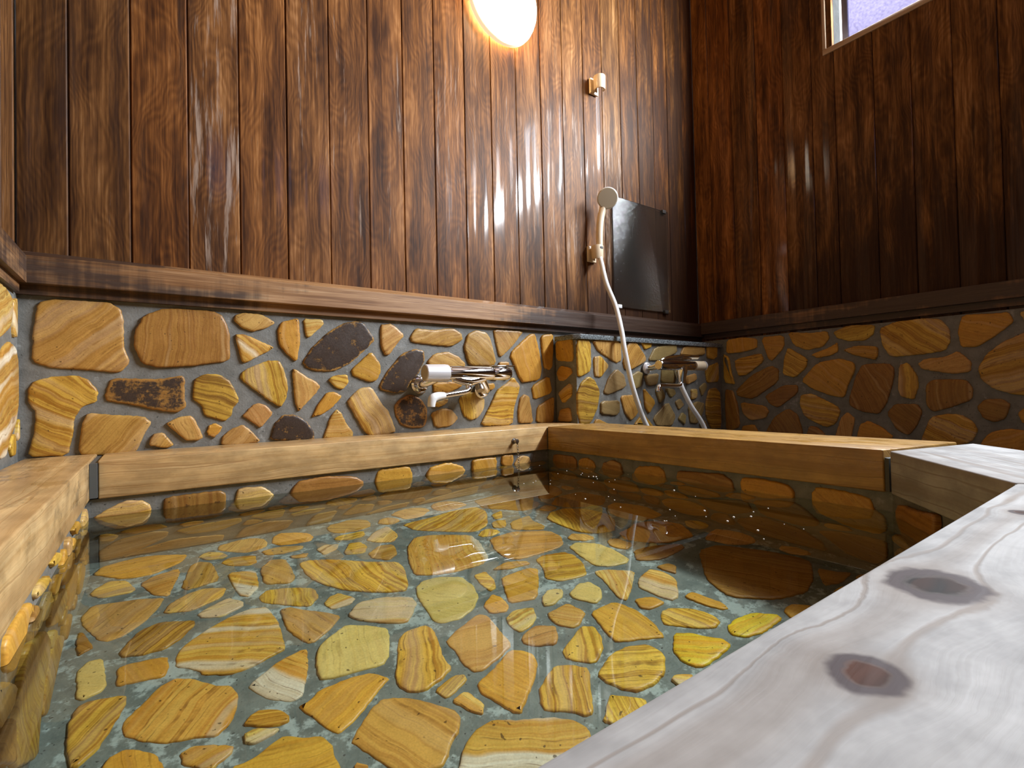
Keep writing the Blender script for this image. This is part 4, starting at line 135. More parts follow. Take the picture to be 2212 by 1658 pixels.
def plank_material():
    """old stained and varnished boards: dark, orange and worn pale streaks that run along the grain"""
    m, nt = new_mat('old_varnished_planks'); g = G(nt)
    sep = g.n('ShaderNodeSeparateXYZ', {0: g.attr('wco').outputs['Vector']})
    a, l, seed = sep.outputs
    tint = g.attr('tint').outputs['Color']
    par = g.n('ShaderNodeSeparateXYZ', {0: g.attr('look').outputs['Vector']})
    dark, worn, _ = par.outputs
    s1 = g.m('MULTIPLY', seed, 37.)
    wob = g.noise(g.comb(g.m('MULTIPLY', a, 9.), g.m('MULTIPLY', l, 3.5), s1), 1., 2.)
    aw = g.m('ADD', a, g.m('MULTIPLY', g.m('SUBTRACT', wob, .5), .016))
    fine = g.noise(g.comb(g.m('MULTIPLY', aw, 330.), g.m('MULTIPLY', l, 7.), s1), 1., 3., .6)
    med = g.noise(g.comb(g.m('MULTIPLY', aw, 110.), g.m('MULTIPLY', l, 2.6), s1), 1., 5., .66)
    big = g.noise(g.comb(g.m('MULTIPLY', aw, 24.), g.m('MULTIPLY', l, 3.0), s1), 1., 5., .68)
    big2 = g.noise(g.comb(g.m('MULTIPLY', aw, 22.), g.m('MULTIPLY', l, 2.2), g.m('ADD', s1, 9.)), 1., 6., .7)
    cath = g.m('SINE', g.m('MULTIPLY', g.m('ADD', g.m('MULTIPLY', wob, .3), aw), 420.))
    f = g.m('ADD', g.m('ADD', g.m('MULTIPLY', fine, .26), g.m('MULTIPLY', med, .30)), g.m('ADD', g.m('MULTIPLY', big, .56), g.m('MULTIPLY', cath, .018)))
    col = g.ramp(f, [(.36, (.015, .006, .003)), (.46, (.044, .018, .007)), (.54, (.098, .041, .013)), (.62, (.185, .082, .026)), (.72, (.34, .18, .075))])
    col = g.mix(1., col, tint, 'MULTIPLY')
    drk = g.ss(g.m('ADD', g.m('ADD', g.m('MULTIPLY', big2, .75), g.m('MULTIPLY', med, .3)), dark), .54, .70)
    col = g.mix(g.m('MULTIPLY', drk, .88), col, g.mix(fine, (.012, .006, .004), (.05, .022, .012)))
    wm = g.noise(g.comb(g.m('MULTIPLY', aw, 70.), g.m('MULTIPLY', l, 4.), g.m('ADD', s1, 4.)), 1., 5., .7)
    wr = g.ss(g.m('ADD', g.m('ADD', g.m('MULTIPLY', wm, .72), g.m('MULTIPLY', g.m('SUBTRACT', 1., big2), .36)), worn), .61, .73)
    col = g.mix(g.m('MULTIPLY', wr, .72), col, g.mix(fine, (.22, .145, .10), (.46, .36, .29)))
    gn = g.noise(g.comb(g.m('MULTIPLY', a, 34.), g.m('MULTIPLY', l, 1.1), g.m('ADD', s1, 21.)), 1., 2., .5)
    gloss = g.ss(g.m('ADD', g.m('MULTIPLY', gn, .8), g.m('MULTIPLY', g.m('SUBTRACT', 1., med), .2)), .50, .60)
    hgt = g.m('ADD', g.m('MULTIPLY', fine, .5), g.m('ADD', g.m('MULTIPLY', med, .7), g.m('MULTIPLY', wr, -.3)))
    g.out(col, .5, hgt, .3, .0012, Specular_IOR_Level=.12, Coat_Weight=g.m('MULTIPLY', gloss, .55), Coat_Roughness=.11)
    return m

def rail_material(name, stops, darkamt):
    m, nt = new_mat(name); g = G(nt)
    sep = g.n('ShaderNodeSeparateXYZ', {0: g.attr('wco').outputs['Vector']})
    l, a, seed = sep.outputs
    fine = g.noise(g.comb(g.m('MULTIPLY', l, 8.), g.m('MULTIPLY', a, 420.), seed), 1., 3., .6)
    med = g.noise(g.comb(g.m('MULTIPLY', l, 3.), g.m('MULTIPLY', a, 90.), seed), 1., 3., .6)
    drip = g.noise(g.comb(g.m('MULTIPLY', l, 55.), g.m('MULTIPLY', a, 4.), seed), 1., 3., .6)
    big = g.noise(g.comb(g.m('MULTIPLY', l, 4.), g.m('MULTIPLY', a, 20.), seed), 1., 3., .6)
    f = g.m('ADD', g.m('MULTIPLY', fine, .3), g.m('ADD', g.m('MULTIPLY', med, .4), g.m('MULTIPLY', big, .3)))
    col = g.ramp(f, stops)
    stain = g.attr('stain').outputs['Fac']
    dk = g.ss(g.m('ADD', g.m('ADD', g.m('MULTIPLY', big, .75), g.m('MULTIPLY', g.mix(.5, drip, med), .45)), g.m('ADD', stain, darkamt)), .52, .70)
    col = g.mix(g.m('MULTIPLY', dk, .93), col, g.mix(fine, (.010, .006, .005), (.05, .025, .018)))
    g.out(col, g.m('ADD', .25, g.m('MULTIPLY', med, .4)), g.m('ADD', fine, med), .25, .001)
    return m

def coping_material(name, c_lo, c_hi, c_line, knots, rough, lines, busy=1., wetness=1.):
    """sawn softwood board; grain bends round each knot (x along, y across, radius)"""
    m, nt = new_mat(name); g = G(nt)
    sep = g.n('ShaderNodeSeparateXYZ', {0: g.attr('wco').outputs['Vector']})
    l, a, seed = sep.outputs
    wob = g.noise(g.comb(g.m('MULTIPLY', l, 5.), g.m('MULTIPLY', a, 14.), seed), 1., 3., .55)
    acr = g.m('ADD', a, g.m('MULTIPLY', g.m('SUBTRACT', wob, .5), .022))
    core = ring = halo = None
    for kx, ky, kr in knots:
        dx = g.m('MULTIPLY', g.m('SUBTRACT', l, kx), .8); dy = g.m('SUBTRACT', a, ky)
        jit = g.m('MULTIPLY', g.m('SUBTRACT', g.noise(g.comb(g.m('MULTIPLY', l, 90.), g.m('MULTIPLY', a, 90.), seed), 1., 2.), .5), kr * .5)
        d = g.m('ADD', g.m('SQRT', g.m('ADD', g.m('MULTIPLY', dx, dx), g.m('MULTIPLY', dy, dy))), jit)
        e = g.m('POWER', 2.718, g.m('MULTIPLY', g.m('MULTIPLY', d, d), -1. / (2.4 * kr) ** 2))
        acr = g.m('SUBTRACT', acr, g.m('MULTIPLY', dy, g.m('MULTIPLY', e, .85)))
        c0 = g.ss(d, kr * .80, kr * .5); r0 = g.ss(g.m('ABSOLUTE', g.m('SUBTRACT', d, kr * .85)), kr * .40, kr * .1); h0 = g.ss(d, kr * 2.1, kr * .8)
        core = c0 if core is None else g.m('MAXIMUM', core, c0)
        ring = r0 if ring is None else g.m('MAXIMUM', ring, r0)
        halo = h0 if halo is None else g.m('MAXIMUM', halo, h0)
    fine = g.noise(g.comb(g.m('MULTIPLY', l, 12.), g.m('MULTIPLY', acr, 520.), seed), 1., 3., .6)
    med = g.noise(g.comb(g.m('MULTIPLY', l, 4.), g.m('MULTIPLY', acr, 120.), seed), 1., 3., .6)
    blot = g.noise(g.comb(g.m('MULTIPLY', l, 18.), g.m('MULTIPLY', a, 30.), seed), 1., 4., .6)
    col = g.mix(g.ss(g.m('ADD', g.m('MULTIPLY', med, .75), g.m('MULTIPLY', fine, .25)), .5 - .2 / busy, .5 + .2 / busy), c_lo, c_hi)
    col = g.mix(1., col, g.mix(g.ss(blot, .3, .7), (.78, .775, .77), (1.18, 1.18, 1.17)), 'MULTIPLY')
    ln = g.n('ShaderNodeTexNoise', {'Vector': g.comb(g.m('MULTIPLY', l, 1.2), g.m('MULTIPLY', acr, lines), seed), 'Scale': 1., 'Detail': 1.}).outputs[0]
    lm = g.ss(g.m('ABSOLUTE', g.m('SUBTRACT', ln, .5)), .020, .003)
    soft = g.ss(ln, .49, .66)
    col = g.mix(g.m('MULTIPLY', soft, .40), col, c_line)
    col = g.mix(g.m('MULTIPLY', lm, g.m('MULTIPLY', blot, 1.)), col, c_line)
    if core is not None:
        col = g.mix(g.m('MULTIPLY', halo, .35), col, c_line)
        col = g.mix(g.m('MULTIPLY', ring, .9), col, (.055, .040, .044))
        col = g.mix(core, col, g.mix(g.ss(med, .42, .66), (.008, .004, .003), (.075, .026, .013)))
    wet = g.ss(g.noise(g.comb(g.m('MULTIPLY', l, 14.), g.m('MULTIPLY', a, 26.), seed), 1., 3., .6), .5, .66)
    g.out(col, g.m('SUBTRACT', rough, g.m('MULTIPLY', wet, rough * .55 * wetness)), g.m('ADD', g.m('MULTIPLY', fine, busy), g.m('MULTIPLY', lm, -1.2)), .22, .0010, Specular_IOR_Level=.5 * wetness + .08)
    return m

# ---------------------------------------------------------------- mesh helpers
def link(name, me, mat=None, parent=None, smooth=True):
    if mat is not None: me.materials.append(mat)
    o = bpy.data.objects.new(name, me); COL.objects.link(o)
    if parent is not None: o.parent = parent
    if smooth and me.polygons: me.polygons.foreach_set('use_smooth', [True] * len(me.polygons))
    return o
def sharpen(o, deg):
    bm = bmesh.new(); bm.from_mesh(o.data)
    for e in bm.edges:
        if len(e.link_faces) == 2 and e.calc_face_angle(0) > math.radians(deg): e.smooth = False
    bm.to_mesh(o.data); bm.free()
def pydata(name, vs, fs, attrs=None):
    me = bpy.data.meshes.new(name); me.from_pydata(vs, [], fs); me.update()
    for an, (typ, vals) in (attrs or {}).items():
        at = me.attributes.new(an, typ, 'POINT')
        if typ == 'FLOAT': at.data.foreach_set('value', vals)
        elif typ == 'FLOAT_VECTOR': at.data.foreach_set('vector', [c for v in vals for c in v])
        else: at.data.foreach_set('color', [c for v in vals for c in (*v[:3], 1.)])
    return me
def thing(name, label, cat, loc=(0, 0, 0), group=None):
    o = bpy.data.objects.new(name, None); COL.objects.link(o); o.location = loc; o.empty_display_size = .05
    return tag(o, label, cat, group)
def tag(o, label, cat, group=None):
    o['label'] = label; o['category'] = cat
    if group: o['group'] = group
    return o
def structure(o):
    o['kind'] = 'structure'; return o

class MB:
    """collects simple solids into one mesh"""
    def __init__(s): s.bm = bmesh.new()
    def prism(s, poly, z0, z1, bev=0., seg=2):
        bm = bmesh.new(); n = len(poly)
        lo = [bm.verts.new((x, y, z0)) for x, y in poly]; hi = [bm.verts.new((x, y, z1)) for x, y in poly]
        bm.faces.new(hi); bm.faces.new(lo[::-1])
        for i in range(n): bm.faces.new((lo[i], lo[(i + 1) % n], hi[(i + 1) % n], hi[i]))
        bmesh.ops.recalc_face_normals(bm, faces=bm.faces)
        if bev: bmesh.ops.bevel(bm, geom=list(bm.edges), offset=bev, segments=seg, profile=.5, affect='EDGES')
        s.take(bm); return s
    def box(s, a, b, bev=0., seg=2):
        return s.prism([(a[0], a[1]), (b[0], a[1]), (b[0], b[1]), (a[0], b[1])], a[2], b[2], bev, seg)
    def take(s, bm, mtx=None):
        if mtx is not None: bm.transform(mtx)
        me = bpy.data.meshes.new('tmp'); bm.to_mesh(me); bm.free(); s.bm.from_mesh(me); bpy.data.meshes.remove(me)
    def lathe(s, prof, origin, axis, seg=40):
        """prof: (distance along axis, radius)"""
        ax = Vector(axis).normalized(); t = ax.orthogonal().normalized(); b = ax.cross(t)
        bm = bmesh.new(); rings = []
        for d, r in prof:
            c = Vector(origin) + ax * d
            if r < 1e-6: rings.append([bm.verts.new(c)])
            else: rings.append([bm.verts.new(c + (t * math.cos(k * 2 * math.pi / seg) + b * math.sin(k * 2 * math.pi / seg)) * r) for k in range(seg)])
        for r0, r1 in zip(rings, rings[1:]):
            if len(r0) == 1 and len(r1) == 1: continue
            for k in range(seg):
                k2 = (k + 1) % seg
                if len(r0) == 1: bm.faces.new((r0[0], r1[k2], r1[k]))
                elif len(r1) == 1: bm.faces.new((r0[k], r0[k2], r1[0]))
                else: bm.faces.new((r0[k], r0[k2], r1[k2], r1[k]))
        bmesh.ops.recalc_face_normals(bm, faces=bm.faces)
        s.take(bm); return s
    def tube(s, pts, rad, seg=14, sub=6, flat=1.):
        """smooth tube through pts; rad number or list"""
        P = [Vector(p) for p in pts]; rr = rad if isinstance(rad, (list, tuple)) else [rad] * len(P)
        Q = []; Rr = []
        for i in range(len(P) - 1):
            p0, p1, p2, p3 = P[max(i - 1, 0)], P[i], P[i + 1], P[min(i + 2, len(P) - 1)]
            for k in range(sub):
                t = k / sub
                Q.append(.5 * ((2 * p1) + (p2 - p0) * t + (2 * p0 - 5 * p1 + 4 * p2 - p3) * t * t + (3 * p1 - p0 - 3 * p2 + p3) * t ** 3))
                Rr.append(rr[i] + (rr[i + 1] - rr[i]) * t)
        Q.append(P[-1]); Rr.append(rr[-1])
        bm = bmesh.new(); rings = []; up = None
        for i, q in enumerate(Q):
            d = (Q[min(i + 1, len(Q) - 1)] - Q[max(i - 1, 0)]).normalized()
            if up is None: up = d.orthogonal().normalized()
            up = (up - d * up.dot(d)).normalized(); sd = d.cross(up)
            rings.append([bm.verts.new(q + (up * math.cos(k * 2 * math.pi / seg) * flat + sd * math.sin(k * 2 * math.pi / seg)) * Rr[i]) for k in range(seg)])
        for r0, r1 in zip(rings, rings[1:]):
            for k in range(seg): bm.faces.new((r0[k], r0[(k + 1) % seg], r1[(k + 1) % seg], r1[k]))
        bm.faces.new(rings[0][::-1]); bm.faces.new(rings[-1])
        bmesh.ops.recalc_face_normals(bm, faces=bm.faces)
        s.take(bm); return s
    def build(s, name, mat, parent=None, sharp=35):
        me = bpy.data.meshes.new(name); s.bm.to_mesh(me); s.bm.free()
        o = link(name, me, mat, parent); sharpen(o, sharp); return o
def with_grain(o, along, seed, stain=None):
    """board coordinates: metres along the board, metres across it, seed"""
    d = Vector(along).normalized(); me = o.data
    pr = Vector((-d.y, d.x, 0)); w = me.attributes.new('wco', 'FLOAT_VECTOR', 'POINT'); vals = []
    for v in me.vertices: vals += [v.co.dot(d), v.co.dot(pr) + v.co.z, seed]
    w.data.foreach_set('vector', vals)
    if stain:
        st = me.attributes.new('stain', 'FLOAT', 'POINT'); st.data.foreach_set('value', [stain(v.co) for v in me.vertices])

# ---------------------------------------------------------------- materials
M_STONE = stone_material()
M_MORTAR = mortar_material('grey_wall_mortar', (.125, .125, .115), (.19, .19, .176), (.28, .29, .28), -.04)
M_BED = mortar_material('grey_basin_mortar', (.13, .16, .15), (.22, .255, .235), (.46, .55, .54), .05)
M_PLANK = plank_material()
M_RAIL = rail_material('stained_rail_wood', [(.33, (.10, .042, .016)), (.45, (.21, .10, .038)), (.56, (.36, .20, .09)), (.68, (.52, .36, .20))], -.16)
M_HONEY = coping_material('honey_cypress', (.47, .29, .12), (.62, .43, .21), (.35, .19, .075), [(.255, -.004, .006)], .36, 46.)
M_HONEY_SHADED = coping_material('shaded_honey_cypress', (.34, .185, .045), (.45, .27, .080), (.23, .105, .03), [], .36, 46.)  # honey wood again, darker and warmer: the shade is put into its colour
M_GREYWOOD = coping_material('bleached_cypress', (.30, .298, .295), (.40, .403, .407), (.20, .155, .12), [(.3194, -1.1697, .0185), (.2024, -1.179, .0110), (.545, -1.168, .007)], .62, 26., .6, .06)
M_CHROME = plain('chrome', (.82, .83, .85), .07, 1.)
M_STEEL = plain('dull_steel', (.36, .33, .30), .3, 1.)
M_WHITE = plain('white_plastic', (.78, .79, .80), .28)
M_SILVER = plain('satin_silver', (.74, .73, .76), .3, .35)
M_CREAM = plain('cream_plastic', (.66, .54, .38), .35)
M_BEIGE = plain('beige_plastic', (.50, .44, .33), .4)
M_HOSE = plain('white_hose', (.80, .81, .82), .25)
M_SEAL = plain('grey_sealant', (.07, .078, .08), .6)
M_TAPE = plain('pale_sealant', (.55, .66, .66), .4)
M_DARK = plain('dark_backing', (.02, .014, .01), .8)
M_FRAME = plain('window_frame_wood', (.42, .30, .20), .45)
M_SASH = plain('blue_grey_aluminium', (.17, .19, .30), .35, .6)
M_FOAM = plain('foam', (.85, .86, .85), .3)
M_PLASTER = plain('plain_boards', (.07, .036, .018), .6)

m, nt = new_mat('bath_water'); g = G(nt)
gl = g.n('ShaderNodeBsdfGlass', {'Color': (.94, .985, .93, 1), 'Roughness': 0., 'IOR': 1.33})
o = g.n('ShaderNodeOutputMaterial'); nt.links.new(gl.outputs[0], o.inputs[0]); M_WATER = m

m, nt = new_mat('frosted_glass'); g = G(nt)
pos = g.n('ShaderNodeNewGeometry').outputs['Position']
tex = g.ss(g.noise(pos, 130., 3., .7), .3, .7)
tr = g.n('ShaderNodeBsdfTransparent', {'Color': g.mix(tex, (.42, .38, .50), (.66, .61, .72))})
tl = g.n('ShaderNodeBsdfTranslucent', {'Color': (.62, .60, .78, 1)})
gs = g.n('ShaderNodeBsdfGlossy', {'Color': (.8, .8, .85, 1), 'Roughness': .25})
mx = g.n('ShaderNodeMixShader', {0: .35}); nt.links.new(tr.outputs[0], mx.inputs[1]); nt.links.new(tl.outputs[0], mx.inputs[2])
mx2 = g.n('ShaderNodeMixShader', {0: .06}); nt.links.new(mx.outputs[0], mx2.inputs[1]); nt.links.new(gs.outputs[0], mx2.inputs[2])
o = g.n('ShaderNodeOutputMaterial'); nt.links.new(mx2.outputs[0], o.inputs[0]); M_PANE = m

m, nt = new_mat('lamp_glass'); g = G(nt)
p = g.out((.9, .85, .75), .3, Emission_Color=(1., .80, .55, 1), Emission_Strength=3.0)
M_LAMP = m
m, nt = new_mat('added_halo_glow'); g = G(nt)
g.out((.9, .8, .6), .4, Emission_Color=(1., .58, .22, 1), Emission_Strength=200.0)  # emitter added only for the orange halo on the boards
M_GLOW = m
M_COLLAR = plain('self_lit_collar', (.80, .72, .60), .35, Emission_Color=(1., .74, .46, 1), Emission_Strength=.55)  # weak emission stands in for lamp light falling on the rim

m, nt = new_mat('speckled_granite'); g = G(nt)
pos = g.n('ShaderNodeNewGeometry').outputs['Position']
sp = g.noise(pos, 420., 2., .7)
g.out(g.ramp(sp, [(.36, (.03, .035, .04)), (.5, (.12, .14, .15)), (.62, (.30, .34, .36))]), .25)
M_GRANITE = m

m, nt = new_mat('clear_acrylic'); g = G(nt)
pos = g.n('ShaderNodeNewGeometry').outputs['Position']
mp = g.n('ShaderNodeMapping', {'Vector': pos, 'Scale': (75., 1., 150.)})
bm_ = g.n('ShaderNodeBump', {'Strength': .6, 'Distance': .003, 'Height': g.noise(mp.outputs[0], 1., 3., .7)})
fr_ = g.n('ShaderNodeFresnel', {'IOR': 1.33})
tr = g.n('ShaderNodeBsdfTransparent', {'Color': (.80, .78, .74, 1)})
gs = g.n('ShaderNodeBsdfGlossy', {'Color': (.9, .9, .9, 1), 'Roughness': .12}); nt.links.new(bm_.outputs[0], gs.inputs['Normal'])
df = g.n('ShaderNodeBsdfDiffuse', {'Color': (.22, .19, .16, 1)})
m0 = g.n('ShaderNodeMixShader', {0: .03}); nt.links.new(tr.outputs[0], m0.inputs[1]); nt.links.new(df.outputs[0], m0.inputs[2])
mx = g.n('ShaderNodeMixShader', {0: fr_.outputs[0]}); nt.links.new(m0.outputs[0], mx.inputs[1]); nt.links.new(gs.outputs[0], mx.inputs[2])
o = g.n('ShaderNodeOutputMaterial'); nt.links.new(mx.outputs[0], o.inputs[0])
M_MIRROR = m

# ---------------------------------------------------------------- stones set in mortar
KINDS = {  # tint, band tint, (band strength, cream, burnt)
 't': ((0.470, 0.265, 0.062), (0.310, 0.146, 0.029), (.8, .10, 0)), 'b': ((0.320, 0.166, 0.037), (0.207, 0.088, 0.018), (.8, 0, 0)),
 'y': ((0.583, 0.369, 0.058), (0.329, 0.156, 0.018), (1., .18, 0)), 'Y': ((0.677, 0.437, 0.036), (0.545, 0.281, 0.016), (.9, 0, 0)),
 'o': ((0.526, 0.286, 0.045), (0.395, 0.172, 0.021), (.6, 0, 0)), 'p': ((0.508, 0.296, 0.092), (0.385, 0.187, 0.051), (.85, 0, 0)),
 'w': ((0.583, 0.416, 0.120), (0.432, 0.218, 0.036), (1., .55, 0)), 'W': ((0.517, 0.312, 0.068), (0.414, 0.192, 0.029), (.9, 1., 0)),
 'v': ((0.536, 0.416, 0.152), (0.489, 0.354, 0.104), (.45, 0, 0)), 'g': ((0.291, 0.208, 0.084), (0.235, 0.156, 0.060), (.6, 0, 0)),
 'd': ((0.442, 0.250, 0.064), (0.357, 0.177, 0.040), (.5, 0, 1.)), 'e': ((0.348, 0.187, 0.048), (0.244, 0.114, 0.024), (.7, 0, .5)),
 'k': ((0.508, 0.312, 0.048), (0.188, 0.088, 0.014), (1., 0, 0))}
def chaikin(p, n=1):
    for _ in range(n):
        q = []
        for i in range(len(p)):
            a, b = p[i], p[(i + 1) % len(p)]
            q += [(a[0] * .86 + b[0] * .14, a[1] * .86 + b[1] * .14), (a[0] * .14 + b[0] * .86, a[1] * .14 + b[1] * .86)]
        p = q
    return p
def stone_facing(name, parts, parent):
    vs, fs, band, tint, tint2, look, rim = [], [], [], [], [], [], []
    rnd = random.Random(name)
    for key, O, U, V, Nn, h in parts:
        O, U, V, Nn = Vector(O), Vector(U), Vector(V), Vector(Nn)
        flip = U.cross(V).dot(Nn) < 0
        for item in STONES[key].split('|'):
            f = item.split(); kind, ang = f[0], math.radians(float(f[1])); c = [int(x) / 2000. for x in f[2:]]
            P = list(zip(c[::2], c[1::2]))
            ar = sum(P[i][0] * P[(i + 1) % len(P)][1] - P[(i + 1) % len(P)][0] * P[i][1] for i in range(len(P))) / 2
            if ar < 0: P = P[::-1]
            P = chaikin(P)
            D = []
            for i in range(len(P)):
                a, b = P[i], P[(i + 1) % len(P)]; L = math.hypot(b[0] - a[0], b[1] - a[1]); k = max(1, int(L / .005))
                D += [(a[0] + (b[0] - a[0]) * j / k, a[1] + (b[1] - a[1]) * j / k) for j in range(k)]
            n = len(D); nrm = []
            for i in range(n):
                a, b = D[i - 1], D[(i + 1) % n]; dx, dy = b[0] - a[0], b[1] - a[1]; L = math.hypot(dx, dy) or 1
                nrm.append((-dy / L, dx / L))
            D = [(p[0] + q[0] * e, p[1] + q[1] * e) for p, q, e in zip(D, nrm, [rnd.uniform(-.0006, .0009) for _ in D])]
            cx, cy = sum(p[0] for p in D) / n, sum(p[1] for p in D) / n
            size = math.sqrt(abs(ar)); hh = h * rnd.uniform(.75, 1.25); tx, ty = rnd.uniform(-.022, .022), rnd.uniform(-.022, .022)
            seed = rnd.random(); base = len(vs)
            T1, T2, LK = KINDS[kind]
            if key == 'floor': T1 = (min(T1[0] * 1.5, .88), min(T1[1] * 1.52, .68), T1[2] * 1.4); T2 = (T2[0] * 1.5, T2[1] * 1.45, T2[2] * 1.2)  # bed stones get raised tints, standing in for stronger light on them
            jit = rnd.uniform(.88, 1.1); j2 = rnd.uniform(.94, 1.06)
            t1 = (T1[0] * jit, T1[1] * jit * j2, T1[2] * jit); t2 = (T2[0] * jit, T2[1] * jit * j2, T2[2] * jit)
            ca, sa = math.cos(ang), math.sin(ang)
            ins = min(1., size / .05)
            rings = ((0., -.002, 0.), (.0002, hh * .45, 0.), (.0012 * ins, hh * .82, .15), (.0034 * ins, hh * .98, .45), (.0075 * ins, hh * 1.03, 1.))
            for off, z, rm in rings:
                for p, q in zip(D, nrm):
                    x, y = p[0] + q[0] * off, p[1] + q[1] * off
                    zz = z + ((x - cx) * tx + (y - cy) * ty if z > 0 else 0)
                    vs.append(tuple(O + U * x + V * y + Nn * zz))
                    band.append(((x - cx) * ca + (y - cy) * sa, -(x - cx) * sa + (y - cy) * ca, seed)); rim.append(rm)
            m5 = len(rings) * n; tint += [t1] * m5; tint2 += [t2] * m5; look += [LK] * m5
            for r in range(len(rings) - 1):
                for i in range(n):
                    q = (base + r * n + i, base + r * n + (i + 1) % n, base + (r + 1) * n + (i + 1) % n, base + (r + 1) * n + i)
                    fs.append(q[::-1] if flip else q)
            last = (len(rings) - 1) * n
            tri = tessellate_polygon([[Vector((band[base + last + i][0], band[base + last + i][1], 0)) for i in range(n)]])
            for t in tri:
                a, b, c_ = (band[base + last + k] for k in t)
                cr = (b[0] - a[0]) * (c_[1] - a[1]) - (b[1] - a[1]) * (c_[0] - a[0])
                q = tuple(base + last + k for k in t)
                if (cr < 0) != flip: q = q[::-1]
                fs.append(q)
    me = pydata(name, vs, fs, {'band': ('FLOAT_VECTOR', band), 'tint': ('FLOAT_COLOR', tint), 'tint2': ('FLOAT_COLOR', tint2), 'look': ('FLOAT_VECTOR', look), 'rim': ('FLOAT', rim)})
    return link(name, me, M_STONE, parent)

# ---------------------------------------------------------------- walls
def planks(name, seams, z0f, z1f, place, parent, colors, seed):
    """vertical boards; place(across, depth, z) -> world"""
    vs, fs, wco, tint, look = [], [], [], [], []
    rnd = random.Random(seed)
    for i, (a, b) in enumerate(zip(seams, seams[1:])):
        for z0, z1 in zip([z0f(a, b)] if not isinstance(z0f(a, b), list) else z0f(a, b), [z1f(a, b)] if not isinstance(z1f(a, b), list) else z1f(a, b)):
            d = rnd.uniform(-.0008, .0008)
            prof = [(a + .0006, -.012), (a + .0006, -.002 + d), (a + .0028, d), (b - .0028, d), (b - .0006, -.002 + d), (b - .0006, -.012)]
            base = len(vs); n = len(prof); zs = [z0 + (z1 - z0) * k / 12 for k in range(13)]
            col, dk, wn = colors(i, .5 * (a + b)); s = rnd.random()
            for z in zs:
                for x, y in prof:
                    vs.append(place(x, y, z)); wco.append((x, z, s)); tint.append(col); look.append((dk(x, z), wn(x, z), 0))
            for r in range(len(zs) - 1):
                for k in range(n - 1):
                    fs.append((base + r * n + k, base + r * n + k + 1, base + (r + 1) * n + k + 1, base + (r + 1) * n + k))
            fs.append(tuple(base + k for k in range(n))); fs.append(tuple(base + (len(zs) - 1) * n + k for k in range(n))[::-1])
    me = pydata(name, vs, fs, {'wco': ('FLOAT_VECTOR', wco), 'tint': ('FLOAT_COLOR', tint), 'look': ('FLOAT_VECTOR', look)})
    bm = bmesh.new(); bm.from_mesh(me); bmesh.ops.recalc_face_normals(bm, faces=bm.faces); bm.to_mesh(me); bm.free()
    o = link(name, me, M_PLANK, parent); sharpen(o, 30); return o
def sm(x, a, b):
    t = max(0, min(1, (x - a) / (b - a))); return t * t * (3 - 2 * t)

seams_back = [-.2, -.1268, -.0322, .0654, .1622, .2618, .3607, .4606, .5577, .6532, .7532, .8477, .9445, 1.0465, 1.1435, 1.2425, 1.3395, 1.437, 1.535, 1.63, 1.7224, 1.8239, 1.9024]
tints = [(.62, .58, .52), (.80, .76, .72), (.95, .78, .60), (1., .92, .86), (1.05, .9, .74), (.95, .86, .8), (.95, .84, .76), (1.05, .92, .8), (1.05, .92, .78), (1.1, .95, .8), (1.05, .95, .85),
         (1.05, .95, .85), (1., .95, .9), (1., .92, .85), (1., .95, .88), (1., .92, .82), (.9, .9, .85), (1., .9, .75), (.85, .78, .66), (.9, .74, .55), (.75, .65, .5), (.8, .6, .42)]
wornk = [-.1, -.06, -.1, .06, -.03, 0., 0., 0., 0., .03, .03, .05, .04, .05, .06, .03, .06, 0., -.06, -.1, -.1, -.15]
def back_cols(i, xm):
    base = .04 if i in (0, 1) else (-.01 if i < 17 else .07)
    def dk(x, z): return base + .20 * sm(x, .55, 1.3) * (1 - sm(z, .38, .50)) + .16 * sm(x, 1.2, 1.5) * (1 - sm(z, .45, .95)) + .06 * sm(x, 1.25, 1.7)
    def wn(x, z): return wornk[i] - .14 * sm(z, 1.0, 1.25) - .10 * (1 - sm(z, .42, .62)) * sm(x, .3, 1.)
    return tints[i], dk, wn
wall_back = structure(MB().box((X_LEFT - .12, .0, Z_FLOOR), (X_RIGHT + .12, .012, Z_STRIP)).box((X_LEFT - .12, .012, Z_FLOOR), (X_RIGHT + .12, .12, Z_CEIL)).build('wall_back', M_MORTAR))
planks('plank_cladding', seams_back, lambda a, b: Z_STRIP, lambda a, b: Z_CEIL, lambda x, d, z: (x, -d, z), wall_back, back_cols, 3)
stone_facing('stone_facing', [('back', (0, 0, 0), (1, 0, 0), (0, 0, 1), (0, -1, 0), .006)], wall_back)

WY0, WY1, WZ0, WZ1 = -.525, -2.30, 1.268, 1.76          # clear opening of the high window in the right wall
seams_r = [0., -.0738, -.172, -.273, -.3748, -.4726, -.545, -.6578, -.756, -.853, -.95, -1.05, -1.148, -1.245, -1.343, -1.44, -1.54, -1.638, -1.735, -1.833, -1.93, -2.03, -2.13, -2.23, -2.33, -2.43, -2.53, -2.62, -2.7]
def right_cols(i, ym):
    tn = [(1.15, .98, .72), (1.2, 1.0, .75), (1.0, .94, .8), (1.35, 1.2, 1.0), (1.0, 1.0, .95), (1.05, 1.08, 1.05)][min(i, 5)]
    dk0 = [-.10, -.12, -.08, -.12, -.02, -.02][min(i, 5)]
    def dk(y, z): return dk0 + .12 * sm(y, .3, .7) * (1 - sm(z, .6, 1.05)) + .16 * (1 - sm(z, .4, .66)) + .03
    def wn(y, z): return -.10 + .05 * sm(z, .9, 1.2)
    return tn, dk, wn
def rz0(a, b): return [Z_STRIP] if not (a > .50 and b < 2.34) else [Z_STRIP, WZ1 + .02]
